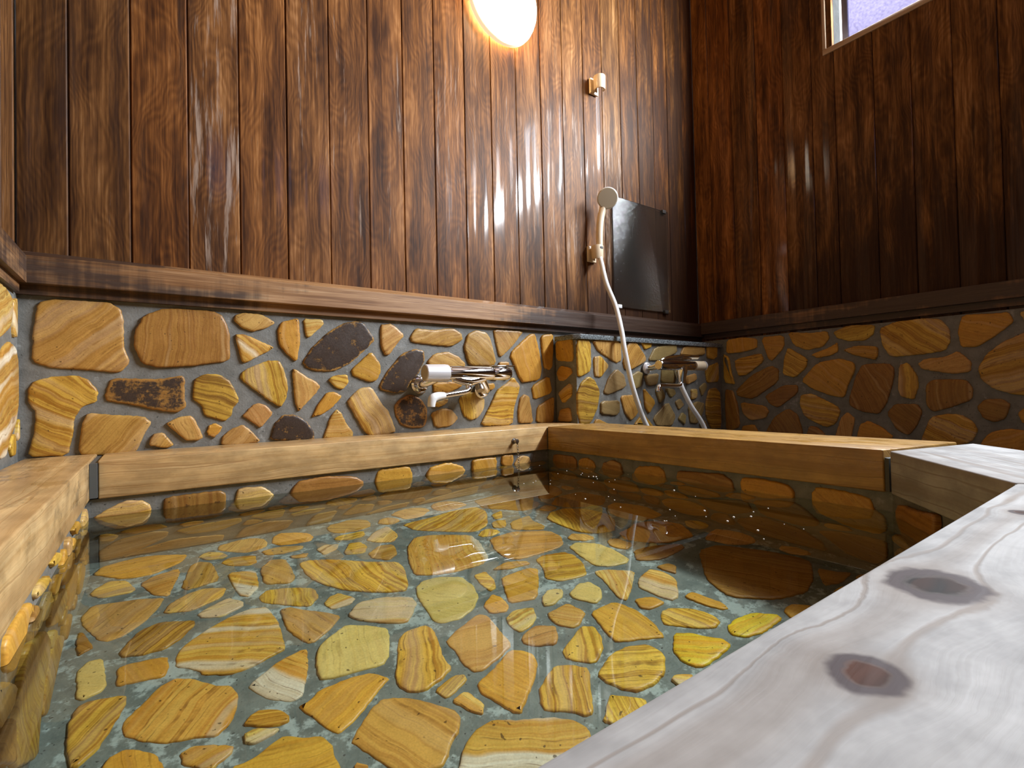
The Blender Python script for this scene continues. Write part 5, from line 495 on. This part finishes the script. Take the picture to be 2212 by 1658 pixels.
def rz1(a, b): return [Z_CEIL] if not (a > .50 and b < 2.34) else [WZ0 - .02, Z_CEIL]
wm = MB().box((1.892, Y_FRONT - .1, Z_FLOOR), (X_RIGHT + .012, 0, Z_STRIP))
wm.box((X_RIGHT + .012, Y_FRONT - .1, Z_FLOOR), (X_RIGHT + .12, .0, WZ0)).box((X_RIGHT + .012, Y_FRONT - .1, WZ1), (X_RIGHT + .12, 0, Z_CEIL))
wm.box((X_RIGHT + .012, WY0, WZ0), (X_RIGHT + .12, 0, WZ1)).box((X_RIGHT + .012, Y_FRONT - .1, WZ0), (X_RIGHT + .12, WY1, WZ1))
wall_right = structure(wm.build('wall_right', M_MORTAR))
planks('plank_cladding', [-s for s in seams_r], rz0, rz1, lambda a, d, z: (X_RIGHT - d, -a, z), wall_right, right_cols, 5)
stone_facing('stone_facing', [('right', (1.892, 0, 0), (0, 1, 0), (0, 0, 1), (-1, 0, 0), .006)], wall_right)

def left_cols(i, ym):
    return (.75, .72, .70), (lambda y, z: .0), (lambda y, z: -.02)
wall_left = structure(MB().box((X_LEFT - .12, Y_FRONT - .1, Z_FLOOR), (X_LEFT - .012, 0, Z_CEIL)).box((X_LEFT - .012, Y_FRONT - .1, Z_FLOOR), (-.198, 0, Z_STRIP)).build('wall_left', M_MORTAR))
planks('plank_cladding', [0, .012, .1] + [.1 + .1 * k for k in range(1, 27)], lambda a, b: Z_STRIP, lambda a, b: Z_CEIL, lambda a, d, z: (X_LEFT + d, -a, z), wall_left, left_cols, 9)
stone_facing('stone_facing', [('left', (-.198, 0, 0), (0, 1, 0), (0, 0, 1), (1, 0, 0), .006)], wall_left)

wf = MB()
FX0, FX1, FZ0, FZ1 = .15, 1.45, 1.5, 1.95
wf.box((X_LEFT - .12, Y_FRONT - .1, Z_FLOOR), (X_RIGHT + .12, Y_FRONT, FZ0)).box((X_LEFT - .12, Y_FRONT - .1, FZ1), (X_RIGHT + .12, Y_FRONT, Z_CEIL))
wf.box((X_LEFT - .12, Y_FRONT - .1, FZ0), (FX0, Y_FRONT, FZ1)).box((FX1, Y_FRONT - .1, FZ0), (X_RIGHT + .12, Y_FRONT, FZ1))
w2 = MB().box((FX0, Y_FRONT - .06, FZ0), (FX0 + .03, Y_FRONT - .02, FZ1)).box((FX1 - .03, Y_FRONT - .06, FZ0), (FX1, Y_FRONT - .02, FZ1)).box((FX0 + .03, Y_FRONT - .06, FZ0), (FX1 - .03, Y_FRONT - .02, FZ0 + .03)).box((FX0 + .03, Y_FRONT - .06, FZ1 - .03), (FX1 - .03, Y_FRONT - .02, FZ1)).build('window_2', M_FRAME)
structure(w2); MB().box((FX0 + .028, Y_FRONT - .044, FZ0 + .028), (FX1 - .028, Y_FRONT - .038, FZ1 - .028)).build('pane', M_PANE, w2)
wall_front = structure(wf.build('wall_front', M_PLASTER))
structure(MB().box((X_LEFT - .12, Y_FRONT - .1, Z_FLOOR - .1), (X_RIGHT + .12, .12, Z_FLOOR)).build('floor', M_SEAL))
structure(MB().box((X_LEFT - .12, Y_FRONT - .1, Z_CEIL), (X_RIGHT + .12, .12, Z_CEIL + .1)).build('ceiling', M_PLASTER))

# rails (trim) between boards and stone: sloped top, upright face, recessed strip
def rail(name, prof, p0, p1, inward, seed, stain):
    """prof: (distance into the room, z); swept from p0 to p1"""
    bm = bmesh.new(); n = len(prof); K = 24; rows = []
    for k in range(K + 1):
        q = Vector(p0).lerp(Vector(p1), k / K)
        rows.append([bm.verts.new((q.x + inward[0] * d, q.y + inward[1] * d, z)) for d, z in prof])
    for r0, r1 in zip(rows, rows[1:]):
        for k in range(n): bm.faces.new((r0[k], r0[(k + 1) % n], r1[(k + 1) % n], r1[k]))
    bm.faces.new(rows[0]); bm.faces.new(rows[-1][::-1]); bmesh.ops.recalc_face_normals(bm, faces=bm.faces)
    me = bpy.data.meshes.new(name); bm.to_mesh(me); bm.free()
    o = link(name, me, M_RAIL); sharpen(o, 10)
    with_grain(o, Vector(p1) - Vector(p0), seed, stain); return structure(o)
RP = [(-.01, Z_TRIM_TOP), (.001, Z_TRIM_TOP), (.029, Z_TRIM_EDGE + .0012), (.03, Z_TRIM_EDGE), (.03, Z_TRIM_LOW + .001), (.029, Z_TRIM_LOW), (.012, Z_TRIM_LOW), (.012, Z_STRIP), (-.01, Z_STRIP)]
rail('trim_1', RP, (X_LEFT, 0, 0), (X_RIGHT, 0, 0), (0, -1), 2., lambda c: .10 + .13 * (1 - sm(c.x, -.1, .25)) + .34 * sm(c.x, .75, 1.25) - .10 * sm(c.x, .1, .4) * (1 - sm(c.x, .7, 1.)))
RP2 = [(-.01, .376), (.001, .376), (.029, .374), (.03, .373), (.03, .327), (.029, .326), (.012, .326), (.012, .3062), (-.01, .3062)]
rail('trim_2', RP2, (X_RIGHT, -.0305, 0), (X_RIGHT, Y_FRONT, 0), (-1, 0), 5., lambda c: .24 + .25 * sm(c.y, -.3, -.05))
RP3 = [(-.01, Z_TRIM_TOP), (.001, Z_TRIM_TOP), (.018, Z_TRIM_EDGE + .001), (.0193, Z_TRIM_EDGE), (.0193, Z_TRIM_LOW), (.010, Z_TRIM_LOW), (.010, Z_STRIP), (-.01, Z_STRIP)]
rail('trim_3', RP3, (X_LEFT, -.0305, 0), (X_LEFT, Y_FRONT, 0), (1, 0), 8., lambda c: .22)

# ---------------------------------------------------------------- window
win = structure(bpy.data.objects.new('window_1', None)); COL.objects.link(win); win.location = (X_RIGHT, (WY0 + WY1) / 2, WZ0); WM = win.location.copy()
def wobj(o): o.matrix_parent_inverse = Matrix.Translation(-WM); return o
fr = MB()
x0, x1 = X_RIGHT - .004, X_RIGHT + .06
fr.box((x0, WY1 - .02, WZ0 - .02), (x1, WY0 + .012, WZ0), .002).box((x0, WY1 - .02, WZ1), (x1, WY0 + .012, WZ1 + .02), .002)
fr.box((x0, WY0, WZ0), (x1, WY0 + .012, WZ1), .002).box((x0, WY1 - .02, WZ0), (x1, WY1, WZ1), .002)
wobj(fr.build('window_frame', M_FRAME, win))
for ya, yb in ((-.566, -1.46), (-1.40, -2.30)):
    k = .0 if ya > -1 else .014
    sx0, sx1 = X_RIGHT + .022 + k, X_RIGHT + .034 + k
    sa = MB().box((sx0, ya - .018, WZ0), (sx1, ya, WZ1), .001).box((sx0, yb, WZ0), (sx1, yb + .018, WZ1), .001)
    sa.box((sx0, yb + .018, WZ0), (sx1, ya - .018, WZ0 + .006), .001).box((sx0, yb + .018, WZ1 - .015), (sx1, ya - .018, WZ1), .001)
    s_o = wobj(sa.build('sash', M_SASH, win))
    pn = MB().box((sx0 + .004, yb + .016, WZ0 + .005), (sx0 + .008, ya - .016, WZ1 - .01)).build('pane', M_PANE, s_o)

# ---------------------------------------------------------------- bathtub: stone-lined basin with five wooden coping boards
IN = [(-.0945, -.139), (.931, -.139), (.931, -.967), (.7085, -1.1475), (-.0945, -1.1475)]
OUTP = [(-.196, -.003), (1.070, -.003), (1.070, -1.04), (.82, -1.335), (-.196, -1.335)]
tub = thing('bathtub', 'sunken bathtub lined with yellow stones and edged with thick wooden boards', 'bathtub', (.42, -.65, Z_FLOOR))
TI = Matrix.Translation((-.42, .65, -Z_FLOOR))
def tp(o): o.matrix_parent_inverse = TI; return o
bm = bmesh.new()
def loop(poly, z): return [bm.verts.new((x, y, z)) for x, y in poly]
zt = -T_COPING - .001
i1, i0, o1, o0 = loop(IN, zt), loop(IN, Z_BED), loop(OUTP, zt), loop(OUTP, Z_FLOOR + .001)
for k in range(5):
    j = (k + 1) % 5
    bm.faces.new((i1[k], i1[j], i0[j], i0[k])); bm.faces.new((o1[k], o1[j], i1[j], i1[k])); bm.faces.new((o0[k], o0[j], o1[j], o1[k]))
bm.faces.new(i0); bm.faces.new(o0)
bmesh.ops.recalc_face_normals(bm, faces=bm.faces)
me = bpy.data.meshes.new('basin'); bm.to_mesh(me); bm.free()
basin = tp(link('basin', me, M_BED, tub, smooth=False)); me.materials.append(M_MORTAR)
for f in me.polygons: f.material_index = 0 if f.normal.z > .5 and f.center.z < -.2 else 1  # basin sides take the darker mortar, which stands in for their shade
cA, cB = Vector((.9157, -.9657)), Vector((.705, -1.1404)); cd = (cB - cA).normalized(); cn = Vector((-.638, .770)).normalized()
lining = stone_facing('stone_lining', [
    ('floor', (0, 0, Z_BED), (1, 0, 0), (0, 1, 0), (0, 0, 1), .0035),
    ('bback', (0, -.139, 0), (1, 0, 0), (0, 0, 1), (0, -1, 0), .0055),
    ('bright', (.931, 0, 0), (0, 1, 0), (0, 0, 1), (-1, 0, 0), .0055),
    ('bleft', (-.0945, 0, 0), (0, 1, 0), (0, 0, 1), (1, 0, 0), .0055),
    ('bcham', (cA.x - cn.x * .006, cA.y - cn.y * .006, 0), (cd.x, cd.y, 0), (0, 0, 1), (cn.x, cn.y, 0), .0055)], basin)
def board(poly, along, seed, mat, label):
    o = tp(MB().prism(poly, -T_COPING, 0., .0022, 3).build('coping_board', mat, tub, 50))
    with_grain(o, along, seed); o['label'] = label; return o
board([(-.0765, -.0005), (-.0765, -.148), (1.070, -.148), (1.070, -.0005)], (1, 0, 0), 1.3, M_HONEY, 'honey-coloured coping board along the back wall')
board([(-.0875, -.0015), (-.0875, -1.139), (-.0875, -1.342), (-.190, -1.342), (-.190, -.0015)], (0, 1, 0), 4.1, M_HONEY, 'coping board along the left wall')
board([(.9190, -.1505), (.9160, -.9615), (1.1150, -1.0060), (1.1248, -.1505)], (0, -1, 0), 6.7, M_HONEY_SHADED, 'coping board running towards the shower corner')
board([(.9060, -.9735), (.7010, -1.1395), (.8280, -1.3080), (1.1060, -1.0280)], (-.777, -.629, 0), 2.9, M_GREYWOOD, 'short diagonal coping board at the cut corner')
board([(-.0860, -1.1413), (.6970, -1.1413), (.8230, -1.3120), (.8230, -1.345), (-.0860, -1.345)], (1, 0, 0), 0., M_GREYWOOD, 'bleached grey coping board with dark knots')
tp(MB().box((-.0870, -.158, -.062), (-.0770, -.004, -.004)).build('joint_sealant', M_SEAL, tub))
tp(MB().prism([(.9165, -.9630), (.9095, -.9705), (1.1080, -1.0230), (1.1140, -1.0075)], -.063, -.012).build('joint_sealant', M_SEAL, tub))
tp(MB().prism([(.9190, -.1500), (.9190, -.1485), (1.069, -.1485), (1.069, -.1500)], -.062, -.003).build('joint_sealant', M_SEAL, tub))
tp(MB().prism([(.7005, -1.1400), (.6975, -1.1412), (.8230, -1.3090), (.8270, -1.3080)], -.060, -.002).build('joint_sealant', M_TAPE, tub))

wp = [(-.11, -.125), (.945, -.125), (.945, -.972), (.712, -1.162), (-.11, -1.162)]
bm = bmesh.new()
a = [bm.verts.new((x, y, Z_WATER)) for x, y in wp]; b = [bm.verts.new((x, y, Z_BED - .02)) for x, y in wp]
a2 = [bm.verts.new((x, y, Z_WATER)) for x, y in wp]
topf = bm.faces.new(a2); bm.faces.new(b)
for k in range(5): bm.faces.new((a[k], a[(k + 1) % 5], b[(k + 1) % 5], b[k]))
bmesh.ops.recalc_face_normals(bm, faces=[f for f in bm.faces if f is not topf])
if topf.normal.z < 0 or topf.calc_center_median().z < Z_WATER - .01: topf.normal_flip()
bm.normal_update()
if topf.normal.z < 0: topf.normal_flip()
me = bpy.data.meshes.new('bath_water'); bm.to_mesh(me); bm.free()
water = tag(link('bath_water', me, M_WATER, smooth=True), 'clear greenish bath water filling the stone-lined tub', 'water'); water['kind'] = 'stuff'

# ---------------------------------------------------------------- stone ledge under the shower
ledge = thing('stone_ledge', 'low stone-faced ledge with a grey granite top in the shower corner', 'ledge', (1.48, -.05, Z_FLOOR))
LI = Matrix.Translation((-1.48, .05, -Z_FLOOR))
lc = MB().box((1.081, -.105, Z_FLOOR + .001), (1.8905, -.0065, .2635)).build('mortar_core', M_MORTAR, ledge); lc.matrix_parent_inverse = LI
lf = stone_facing('stone_facing', [('ledgef', (0, -.105, 0), (1, 0, 0), (0, 0, 1), (0, -1, 0), .006), ('ledgel', (1.081, 0, 0), (0, 1, 0), (0, 0, 1), (-1, 0, 0), .005)], ledge); lf.matrix_parent_inverse = LI
gs_ = MB().prism([(1.072, -.0125), (1.072, -.100), (1.090, -.118), (1.885, -.118), (1.885, -.0125)], .2645, .2805, .0015).build('granite_top', M_GRANITE, ledge); gs_.matrix_parent_inverse = LI

# ---------------------------------------------------------------- bath mixer on the back wall
def local(t, *objs):
    inv = Matrix.Translation(-t.location)
    for o in objs: o.matrix_parent_inverse = inv
fa = thing('bath_faucet', 'chrome bath mixer tap with grey knob above the back coping board', 'faucet', (.68, 0, .14))
ax = (1, 0, 0); Y, Zb = -.08, .156
b1 = MB().lathe([(0, 0), (0, .0175), (.006, .019), (.135, .019), (.141, .0175), (.141, 0)], (.637, Y, Zb), ax).tube([(.655, Y, Zb - .012), (.70, Y - .002, Zb - .022), (.75, Y, Zb - .012)], [.012, .013, .012], 14, 5).build('body', M_CHROME, fa)
b2 = MB().lathe([(0, 0), (0, .0205), (.002, .0222), (.058, .0232), (.066, .0225), (.068, .019), (.068, 0)], (.569, Y, Zb), ax).build('control_knob', M_SILVER, fa)
c2 = MB().lathe([(-.0012, 0), (-.0012, .0185), (.001, .0195), (.001, 0)], (.569, Y, Zb), ax).build('knob_end_reflection', M_BEIGE, b2)  # beige disc paints a warm reflection onto the knob's end
b3 = MB().lathe([(0, 0), (0, .0175), (.004, .019), (.03, .0195), (.052, .0185), (.062, .014), (.064, 0)], (.778, Y, Zb), ax).build('shut_off_handle', M_CHROME, fa)
l3 = MB().box((.776, Y - .011, Zb + .0185), (.852, Y + .011, Zb + .0225), .0015).build('lever', M_CHROME, b3)
legs = []
for xa, xb, za in ((.590, .615, .128), (.790, .758, .110)):
    legs.append(MB().tube([(xa, -.006, za), (xa, -.030, za + .001), (xb, -.052, Zb - .012), (xb, Y + .008, Zb - .002)], [.011, .0115, .013, .0125], 16, 6).build('inlet_leg', M_CHROME, fa))
    legs.append(MB().lathe([(0, 0), (0, .024), (.003, .025), (.009, .021), (.012, .013), (.012, 0)], (xa, -.0055, za), (0, -1, 0)).build('wall_flange', M_CHROME, legs[-1]))
sp1 = MB().tube([(.700, Y - .002, Zb - .018), (.699, Y - .004, .116), (.690, Y - .010, .107), (.660, Y - .016, .102), (.600, Y - .028, .0955)], [.0085, .0085, .0075, .0068, .0068], 14, 6).lathe([(0, .012), (.012, .012), (.016, .009)], (.700, Y - .002, Zb - .018), (0, 0, -1)).build('spout', M_CHROME, fa)
sp2 = MB().tube([(.612, Y - .0255, .0968), (.592, Y - .0295, .0955), (.576, Y - .0325, .0905), (.571, Y - .0335, .079), (.570, Y - .0335, .069)], [.0082, .0105, .0115, .0105, .0095], 16, 6).build('spout_tip', M_WHITE, sp1)
dv = MB().lathe([(0, 0), (0, .012), (.016, .012), (.018, 0)], (.742, -.068, .122), (0, -.5, -.87)).build('check_valve', M_STEEL, fa)
local(fa, b1, b2, b3, sp1, dv, *legs[::2])

# ---------------------------------------------------------------- shower mixer on the ledge front
fb = thing('shower_faucet', 'dark chrome lever faucet with a cream knob on the stone ledge', 'faucet', (1.50, -.111, .17))
Y2, Z2 = -.172, .184
q1 = MB().lathe([(0, 0), (0, .015), (.006, .018), (.19, .018), (.20, .015), (.20, 0)], (1.400, Y2, Z2), ax).lathe([(0, .023), (.02, .022), (.045, .015), (.06, .012)], (1.525, Y2, Z2 - .004), (0, 0, -1)).build('body', M_CHROME, fb)
q2 = MB().tube([(1.412, Y2, Z2 + .012), (1.45, Y2, Z2 + .022), (1.54, Y2, Z2 + .028), (1.63, Y2, Z2 + .030)], [.010, .013, .015, .009], 14, 6, .45).build('lever', M_CHROME, fb)
q3 = MB().lathe([(0, 0), (0, .0165), (.003, .0175), (.062, .0175), (.066, .016), (.068, 0)], (1.602, Y2, Z2), ax).build('temperature_knob', M_CREAM, fb)
q3b = MB().lathe([(0, .0183), (.006, .0183)], (1.658, Y2, Z2), ax).build('knob_ring', M_SILVER, q3)
q4 = MB().tube([(1.520, Y2, Z2 - .055), (1.516, Y2 - .003, .118), (1.500, Y2 - .008, .112), (1.440, Y2 - .020, .1125), (1.372, Y2 - .034, .113), (1.352, Y2 - .038, .109), (1.346, Y2 - .039, .094)], [.0085, .008, .0072, .0068, .0068, .0075, .0082], 14, 6).build('spout', M_CHROME, fb)
q5 = []
for xa in (1.412, 1.588):
    q5.append(MB().tube([(xa, -.110, .176), (xa, -.140, .177), (xa, Y2 + .010, Z2)], [.0105, .0105, .012], 16, 5).build('inlet_leg', M_CHROME, fb))
    q5.append(MB().lathe([(0, 0), (0, .020), (.004, .021), (.010, .016), (.010, 0)], (xa, -.1105, .176), (0, -1, 0)).build('wall_flange', M_SILVER, q5[-1]))
local(fb, q1, q2, q3, q4, *q5[::2])

# ---------------------------------------------------------------- hand shower, its hook, the empty hook above
hs = thing('hand_shower', 'cream hand shower head hooked on the wall with a long white hose', 'shower', (1.27, -.045, .58))
Hc = Vector((1.283, -.066, .767)); Hd = Vector((-.62, -.70, -.36)).normalized()
h1 = MB().lathe([(-.014, 0), (-.013, .018), (-.006, .032), (.002, .0362), (.008, .0362), (.0095, .0345)], Hc, Hd, 48).build('head', M_WHITE, hs)
h1b = MB().lathe([(.0088, .0346), (.0105, .0325), (.0112, 0)], Hc, Hd, 48).build('spray_plate', M_BEIGE, h1)
h2 = MB().tube([(1.2585, -.046, .572), (1.260, -.046, .60), (1.263, -.044, .65), (1.270, -.044, .70), (1.282, -.048, .742), (1.287, -.056, .765)], [.0098, .0112, .0122, .0126, .0128, .014], 20, 6).build('handle', M_CREAM, hs)
h2b = MB().lathe([(0, .0118), (.004, .0124), (.008, .0118)], (1.2595, -.046, .590), (0, 0, 1)).build('collar_ring', M_SEAL, h2)
HP = [(1.2597, -.046, .574), (1.2585, -.0465, .562), (1.2582, -.052, .5486), (1.2584, -.075, .4655), (1.2685, -.105, .3825), (1.2600, -.136, .2951), (1.2580, -.150, .225), (1.2846, -.158, .1031), (1.3466, -.160, -.0227), (1.42, -.20, -.16), (1.53, -.23, -.23), (1.63, -.22, -.17), (1.6321, -.19, -.0461), (1.5586, -.185, .0409), (1.521, -.178, .103), (1.520, -.173, .124)]
h3 = MB().tube(HP, .0083, 14, 8).build('hose', M_HOSE, hs)
local(hs, h1, h2, h3)
def hook(loc, label):
    t = thing('shower_hook', label, 'hook', loc, 'cream wall hooks for the hand shower')
    bp = MB().box((-.020, -.010, -.030), (.020, -.0005, .026), .003).build('base_plate', M_CREAM, t)
    bm = bmesh.new(); n = 28; rows = []
    for z, k in ((-.026, .86), (-.020, .95), (.018, 1.), (.021, .97)):
        ring = []
        for r in (.0215 * k, .0150):
            for i in range(n + 1):
                a = math.radians(-52 + (284) * i / n) + math.pi / 2 + math.radians(38)
                ring.append(bm.verts.new((math.cos(a) * r, -.034 + math.sin(a) * r, z)))
        rows.append(ring)
    m1 = n + 1
    for r0, r1 in zip(rows, rows[1:]):
        for i in range(n):
            bm.faces.new((r0[i], r0[i + 1], r1[i + 1], r1[i])); bm.faces.new((r0[m1 + i + 1], r0[m1 + i], r1[m1 + i], r1[m1 + i + 1]))
        bm.faces.new((r0[0], r1[0], r1[m1], r0[m1])); bm.faces.new((r0[n], r0[m1 + n], r1[m1 + n], r1[n]))
    for rr in (rows[0], rows[-1]):
        for i in range(n): bm.faces.new((rr[i], rr[i + 1], rr[m1 + i + 1], rr[m1 + i]))
    bmesh.ops.recalc_face_normals(bm, faces=bm.faces)
    mb = MB(); mb.take(bm); mb.build('cradle', M_CREAM, t)
    return t
hook((1.259, -.0015, .583), 'cream wall hook clasping the handle of the hand shower')
hook((1.290, -.0015, 1.190), 'empty cream wall hook high on the boards beside the lamp')

# ---------------------------------------------------------------- mirror panel
mi = thing('splash_panel', 'clear rippled rectangular splash panel fixed to the boards behind the hose', 'panel', (1.535, -.004, .61))
p1 = MB().box((1.372, -.0085, .408), (1.698, -.0025, .816), .0012).build('clear_sheet', M_MIRROR, mi)
p2 = [MB().box((xa, -.0125, za), (xa + .022, -.0008, za + .014), .002).build('clip', mt, mi) for xa, za, mt in ((1.385, .402, M_WHITE), (1.660, .402, M_DARK), (1.66, .806, M_DARK))]
local(mi, p1, *p2)

# ---------------------------------------------------------------- wall lamp
LC = Vector(((.885, -.0012, 1.297)))
lamp = thing('wall_lamp', 'round white dome lamp glowing on the wooden back wall', 'lamp', tuple(LC))
k1 = MB().lathe([(.0005, 0), (.0005, .0868), (.010, .0868), (.010, .08)], LC, (0, -1, 0), 64).build('base_ring', M_CREAM, lamp)
k3 = MB().lathe([(.001, .0865), (.001, .088), (.0095, .088), (.0095, .0865)], LC, (0, -1, 0), 64).build('added_halo_ring', M_GLOW, lamp)  # added glowing ring, hidden behind the collar to brighten the wall around the lamp
k4 = MB().lathe([(.0100, .086), (.0100, .1175), (.0115, .1195), (.0235, .1195), (.025, .1180), (.025, .110)], LC, (0, -1, 0), 64).build('rim_collar', M_COLLAR, lamp)
k2 = MB().lathe([(.024, .1165), (.036, .1160), (.050, .110), (.066, .098), (.079, .079), (.088, .050), (.091, .02), (.0915, 0)], LC, (0, -1, 0), 64).build('glass_dome', M_LAMP, lamp)
local(lamp, k1, k2, k3, k4)



# ---------------------------------------------------------------- plug chain
ch = thing('plug_chain', 'small steel stud with a plug chain hanging into the bath water', 'chain', (.800, -.148, -.032))
st = MB().lathe([(0, 0), (0, .0075), (.002, .0075), (.003, .0035), (.010, .0035), (.011, .0062), (.0135, .0070), (.017, .0058), (.018, 0)], (.800, -.1475, -.032), (0, -1, 0), 20).build('stud', M_STEEL, ch)
cm = MB(); z = -.036; xx = .803
for i in range(44):
    tilt = 0 if i % 2 else 1; pts = []
    x_ = xx + .004 * min(1, i / 10) ; y_ = -.1605
    ring = []
    for k in range(10):
        a = 2 * math.pi * k / 10; dx, dz = math.cos(a) * .0026, math.sin(a) * .0044
        ring.append((x_ + (dx if tilt else 0), y_ + (0 if tilt else dx), z + dz))
    bmx = bmesh.new(); rows = []
    for k in range(10):
        c = Vector(ring[k]); rad = (c - Vector((x_, y_, z))).normalized(); nn = Vector((0, 1, 0)) if tilt else Vector((1, 0, 0))
        rows.append([bmx.verts.new(c + (rad * math.cos(t) + nn * math.sin(t)) * .0009) for t in (0, 1.57, 3.14, 4.71)])
    for k in range(10):
        for j in range(4): bmx.faces.new((rows[k][j], rows[k][(j + 1) % 4], rows[(k + 1) % 10][(j + 1) % 4], rows[(k + 1) % 10][j]))
    bmesh.ops.recalc_face_normals(bmx, faces=bmx.faces); cm.take(bmx); z -= .0072
cl = cm.build('link_chain', M_STEEL, ch)
local(ch, st, cl)

# ---------------------------------------------------------------- foam specks on the water
fm = MB(); rf = random.Random(4)
for k in range(46):
    x, y = (rf.uniform(.62, .86), rf.uniform(-.95, -.35)) if k < 30 else (rf.uniform(.75, .9), rf.uniform(-.5, -.2))
    r = rf.choice((.0008, .001, .0012, .0018))
    fm.lathe([(0, r), (r * .5, r * .8), (r * .8, 0)], (x, y, Z_WATER + .0001), (0, 0, 1), 8)
fo = tag(fm.build('foam_specks', M_FOAM), 'tiny white foam specks floating on the shaded side of the water', 'foam'); fo['kind'] = 'stuff'

# ---------------------------------------------------------------- light
W = bpy.data.worlds.new('sky'); SC.world = W; W.use_nodes = True
wn = W.node_tree; wn.nodes.clear(); gg = G(wn)
bgn = gg.n('ShaderNodeBackground', {'Color': (.86, .93, 1., 1), 'Strength': 2.2}); wo = gg.n('ShaderNodeOutputWorld'); wn.links.new(bgn.outputs[0], wo.inputs[0])
def area(name, loc, rot, sx, sy, power, color):
    l = bpy.data.lights.new(name, 'AREA'); l.shape = 'RECTANGLE'; l.size = sx; l.size_y = sy; l.energy = power; l.color = color
    o = bpy.data.objects.new(name, l); COL.objects.link(o); o.location = loc; o.rotation_euler = rot
    l.cycles.is_caustics_light = True
    return o
area('daylight', (X_RIGHT + .012, -1.25, 1.36), (0, math.radians(90), 0), .17, 1.36, 85.0, (.90, .95, 1.))
area('daylight', (X_RIGHT + .010, -1.41, 1.60), (0, math.radians(90), 0), .29, 1.74, 20.0, (.88, .93, 1.))
area('daylight', (.8, Y_FRONT - .16, 1.75), (math.radians(90 - 8), 0, 0), 1.35, .5, 0.0, (.95, .97, 1.))
water.cycles.is_caustics_caster = True
for o in (basin, lining): o.cycles.is_caustics_receiver = True

# ---------------------------------------------------------------- camera
cam = bpy.data.cameras.new('camera'); co = bpy.data.objects.new('camera', cam); COL.objects.link(co); SC.camera = co
yaw, pit, rol = math.radians(35.9165), math.radians(.9334), math.radians(-1.2214)
F = Vector((math.sin(yaw) * math.cos(pit), math.cos(yaw) * math.cos(pit), math.sin(pit)))
rt = Vector((math.cos(yaw), -math.sin(yaw), 0)); up = rt.cross(F)
Rv = rt * math.cos(rol) + up * math.sin(rol); Uv = -rt * math.sin(rol) + up * math.cos(rol)
mt = Matrix((Rv, Uv, -F)).transposed().to_4x4(); mt.translation = (0, -1.25, .1017)
co.matrix_world = mt
cam.sensor_fit = 'HORIZONTAL'; cam.sensor_width = 36.; cam.lens = 1072.048 / 2212 * 36.; cam.clip_start = .005; cam.clip_end = 50

SC.view_settings.view_transform = 'Standard'; SC.view_settings.look = 'None'; SC.view_settings.gamma = 1.; SC.view_settings.use_curve_mapping = False
SC.view_settings.exposure = 0.6
SC.cycles.max_bounces = 10; SC.cycles.diffuse_bounces = 5; SC.cycles.glossy_bounces = 5; SC.cycles.transmission_bounces = 8; SC.cycles.transparent_max_bounces = 10
SC.cycles.caustics_refractive = True; SC.cycles.caustics_reflective = False; SC.cycles.blur_glossy = .3; SC.cycles.sample_clamp_indirect = 6.
SC.cycles.use_denoising = True
